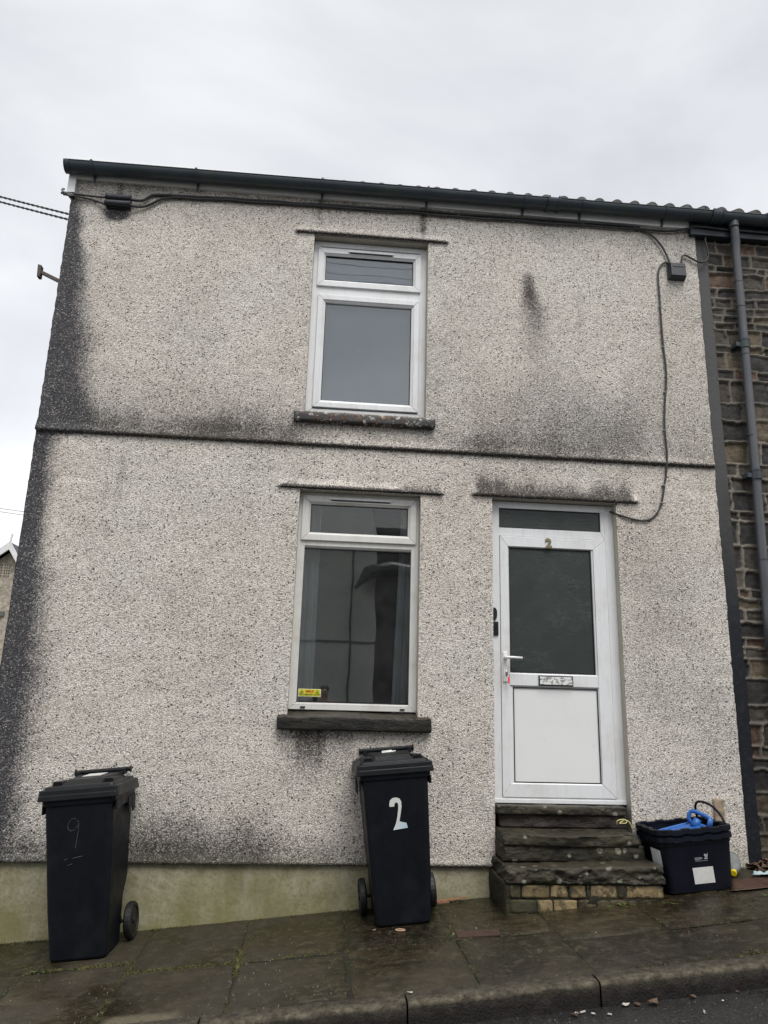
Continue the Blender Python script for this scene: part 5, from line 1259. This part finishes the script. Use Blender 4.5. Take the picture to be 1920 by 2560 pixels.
def grit():
    mb = MB(); q = random.Random(77)
    for k in range(420):
        x = q.uniform(-1.7, 3.4); y = q.uniform(-1.45, -.02)
        if q.random() < .45: x = q.gauss(-.55, .35); y = q.uniform(-1.40, -.75)
        s = q.uniform(.0007, .0020); z = gz(x, y)+.001
        if not (1.2 < x < 2.3 and y > -.45): mb.box(x-s, x+s, y-s*.8, y+s*.8, z-.004, z+s*1.2, q.choice([0, 0, 1]))
    for k in range(45):
        x = q.uniform(.3, 3.2); y = -1.51-abs(q.gauss(0, .10)); s = q.uniform(.0008, .0022); z = road_z(x)+.004
        mb.box(x-s, x+s, y-s, y+s, z-.004, z+s, q.choice([0, 1, 1]))
    tag(mb.build('grit', [simple('grit_pale', (.26, .24, .19), .8), simple('grit_dark', (.12, .10, .07), .8)]), 'scattered pale grit on the flagstones and gutter', 'grit', kind='stuff')
grit()

# ------------------------------------------------------------------ the photographer (seen only as a dark reflection in the lower window)
def photographer():
    root = empty('person', (.14, -5.66, -.01)); tag(root, 'person in dark jacket holding up a phone, reflected in the lower window', 'person')
    def skin(name, V, E, rad, mat, parent=root, lv=1):
        me = bpy.data.meshes.new(name); me.from_pydata(V, E, []); me.update()
        o = bpy.data.objects.new(name, me); COL.objects.link(o); o.parent = parent
        sk = o.modifiers.new('k', 'SKIN'); sk.use_smooth_shade = True
        for i, r_ in enumerate(rad):
            q = me.skin_vertices[0].data[i]; q.radius = (r_, r_) if not isinstance(r_, tuple) else r_; q.use_root = (i == 0)
        sb = o.modifiers.new('s', 'SUBSURF'); sb.levels = lv; sb.render_levels = lv
        me.materials.append(mat); return o
    JK = simple('dark_jacket', (.018, .018, .026), .8, .2, 10); TR = simple('dark_trousers', (.02, .02, .022), .85); SK = simple('skin', (.42, .27, .20), .6, .05); HR = simple('dark_hair', (.02, .014, .010), .7); SH = simple('shoe_black', (.012, .012, .012), .5)
    # y+ faces the house
    V = [(0, 0, .92), (0, -.01, 1.10), (0, -.01, 1.30), (0, 0, 1.43), (0, .005, 1.50), (0, .02, 1.58), (0, .02, 1.66),
         (.17, 0, 1.40), (.25, .10, 1.20), (.11, .27, 1.38), (-.17, 0, 1.40), (-.27, .09, 1.20), (-.19, .28, 1.38),
         (.09, 0, .86), (.11, .01, .48), (.11, -.02, .08), (-.09, 0, .86), (-.11, .01, .48), (-.11, -.02, .08), (.12, .12, .035), (-.12, .12, .035)]
    E_ = [(0, 1), (1, 2), (2, 3), (3, 4), (4, 5), (5, 6), (3, 7), (7, 8), (8, 9), (3, 10), (10, 11), (11, 12), (0, 13), (13, 14), (14, 15), (0, 16), (16, 17), (17, 18), (15, 19), (18, 20)]
    rad = [(.15, .11), (.14, .10), (.16, .11), (.12, .09), .055, (.07, .085), (.075, .09), .062, .045, .03, .062, .045, .03, .085, .058, .04, .085, .058, .04, .035, .035]
    skin('body', V, E_, rad, SK)
    jv = [(0, 0, .90), (0, -.01, 1.10), (0, -.01, 1.30), (0, 0, 1.42), (.18, 0, 1.40), (.255, .10, 1.195), (.125, .25, 1.365), (-.18, 0, 1.40), (-.275, .09, 1.195), (-.20, .26, 1.365)]
    skin('jacket', jv, [(0, 1), (1, 2), (2, 3), (3, 4), (4, 5), (5, 6), (3, 7), (7, 8), (8, 9)], [(.17, .13), (.16, .12), (.18, .13), (.125, .10), .078, .060, .045, .078, .060, .045], JK)
    tv = [(0, 0, .90), (.09, 0, .84), (.11, .01, .48), (.11, -.02, .10), (-.09, 0, .84), (-.11, .01, .48), (-.11, -.02, .10)]
    skin('trousers', tv, [(0, 1), (1, 2), (2, 3), (0, 4), (4, 5), (5, 6)], [(.15, .12), .098, .072, .06, .098, .072, .06], TR)
    for s_ in (-1, 1):
        mb = MB(); mb.loft([rrect(s_*.115, .04, .095, .27, .045, 0), rrect(s_*.115, .04, .10, .275, .045, .03), rrect(s_*.115, .02, .085, .20, .04, .08)]); mb.build('shoe', SH, root, .006)
    skin('hair', [(0, -.01, 1.70), (0, -.05, 1.66), (0, -.06, 1.58)], [(0, 1), (1, 2)], [(.088, .088), (.085, .075), (.065, .05)], HR)
    mb = MB()
    for s_ in (-1, 1): mb.loft([rrect(s_*.032, 0, .024, .012, .005, 0), rrect(s_*.032, 0, .024, .012, .005, .004)])
    for i, p in enumerate(mb.v): mb.v[i] = (p[0], .100+p[2], 1.635+p[1])
    mb.build('eyes', HR, root)
    skin('nose', [(0, .100, 1.63), (0, .125, 1.595)], [(0, 1)], [.010, .014], SK)
    mb = MB(); mb.box(-.026, .026, .098, .106, 1.560, 1.568); mb.build('mouth', simple('lips', (.30, .12, .10), .6), root, .002)
    for s_, hx in ((1, .11), (-1, -.19)):   # hands: palm, four fingers, thumb, closed round the phone
        px = -.14+.040*s_
        pv = [(hx, .27, 1.38), (px+s_*.030, .325, 1.43)]; skin('palm', pv, [(0, 1)], [(.024, .03), (.030, .016)], SK)
        for k in range(4): skin('finger', [(px+s_*.030, .325, 1.435+k*.016), (px+s_*.028, .343, 1.448+k*.017), (px+s_*.006, .348, 1.452+k*.017)], [(0, 1), (1, 2)], [.009, .0085, .007], SK)
        skin('thumb', [(px+s_*.034, .315, 1.42), (px+s_*.020, .318, 1.45), (px+s_*.004, .324, 1.47)], [(0, 1), (1, 2)], [.011, .010, .008], SK)
    ph = empty('phone', (0, -5.325, 1.485)); tag(ph, 'black phone held up by the photographer in the reflection', 'phone')
    mb = MB(); mb.box(-.037, .037, -.005, .005, -.080, .075); mb.build('phone_body', simple('phone_black', (.01, .01, .01), .2), ph, .003)
photographer()

# wires strung across the street behind the viewer (they show in the upper panes)
for k, (za, zm, zb2, lab) in enumerate(((10.45, 10.12, 10.35, 'highest street wire, reflected in the upper window top pane'), (10.0, 9.92, 10.0, 'middle street wire, reflected in the upper window top pane'), (9.70, 9.76, 10.0, 'lowest street wire, rising to the right in the top pane reflection'))):
    mb = MB(); mb.tube([(-4, -8, za), (-1.5, -8, (za+zm)/2-.05), (.6, -8, zm), (2.6, -8, (zb2+zm)/2-.05), (5, -8, zb2)], .0045, 6, smooth_path=3); tag(mb.build('overhead_wire', CABLE), lab, 'wire')
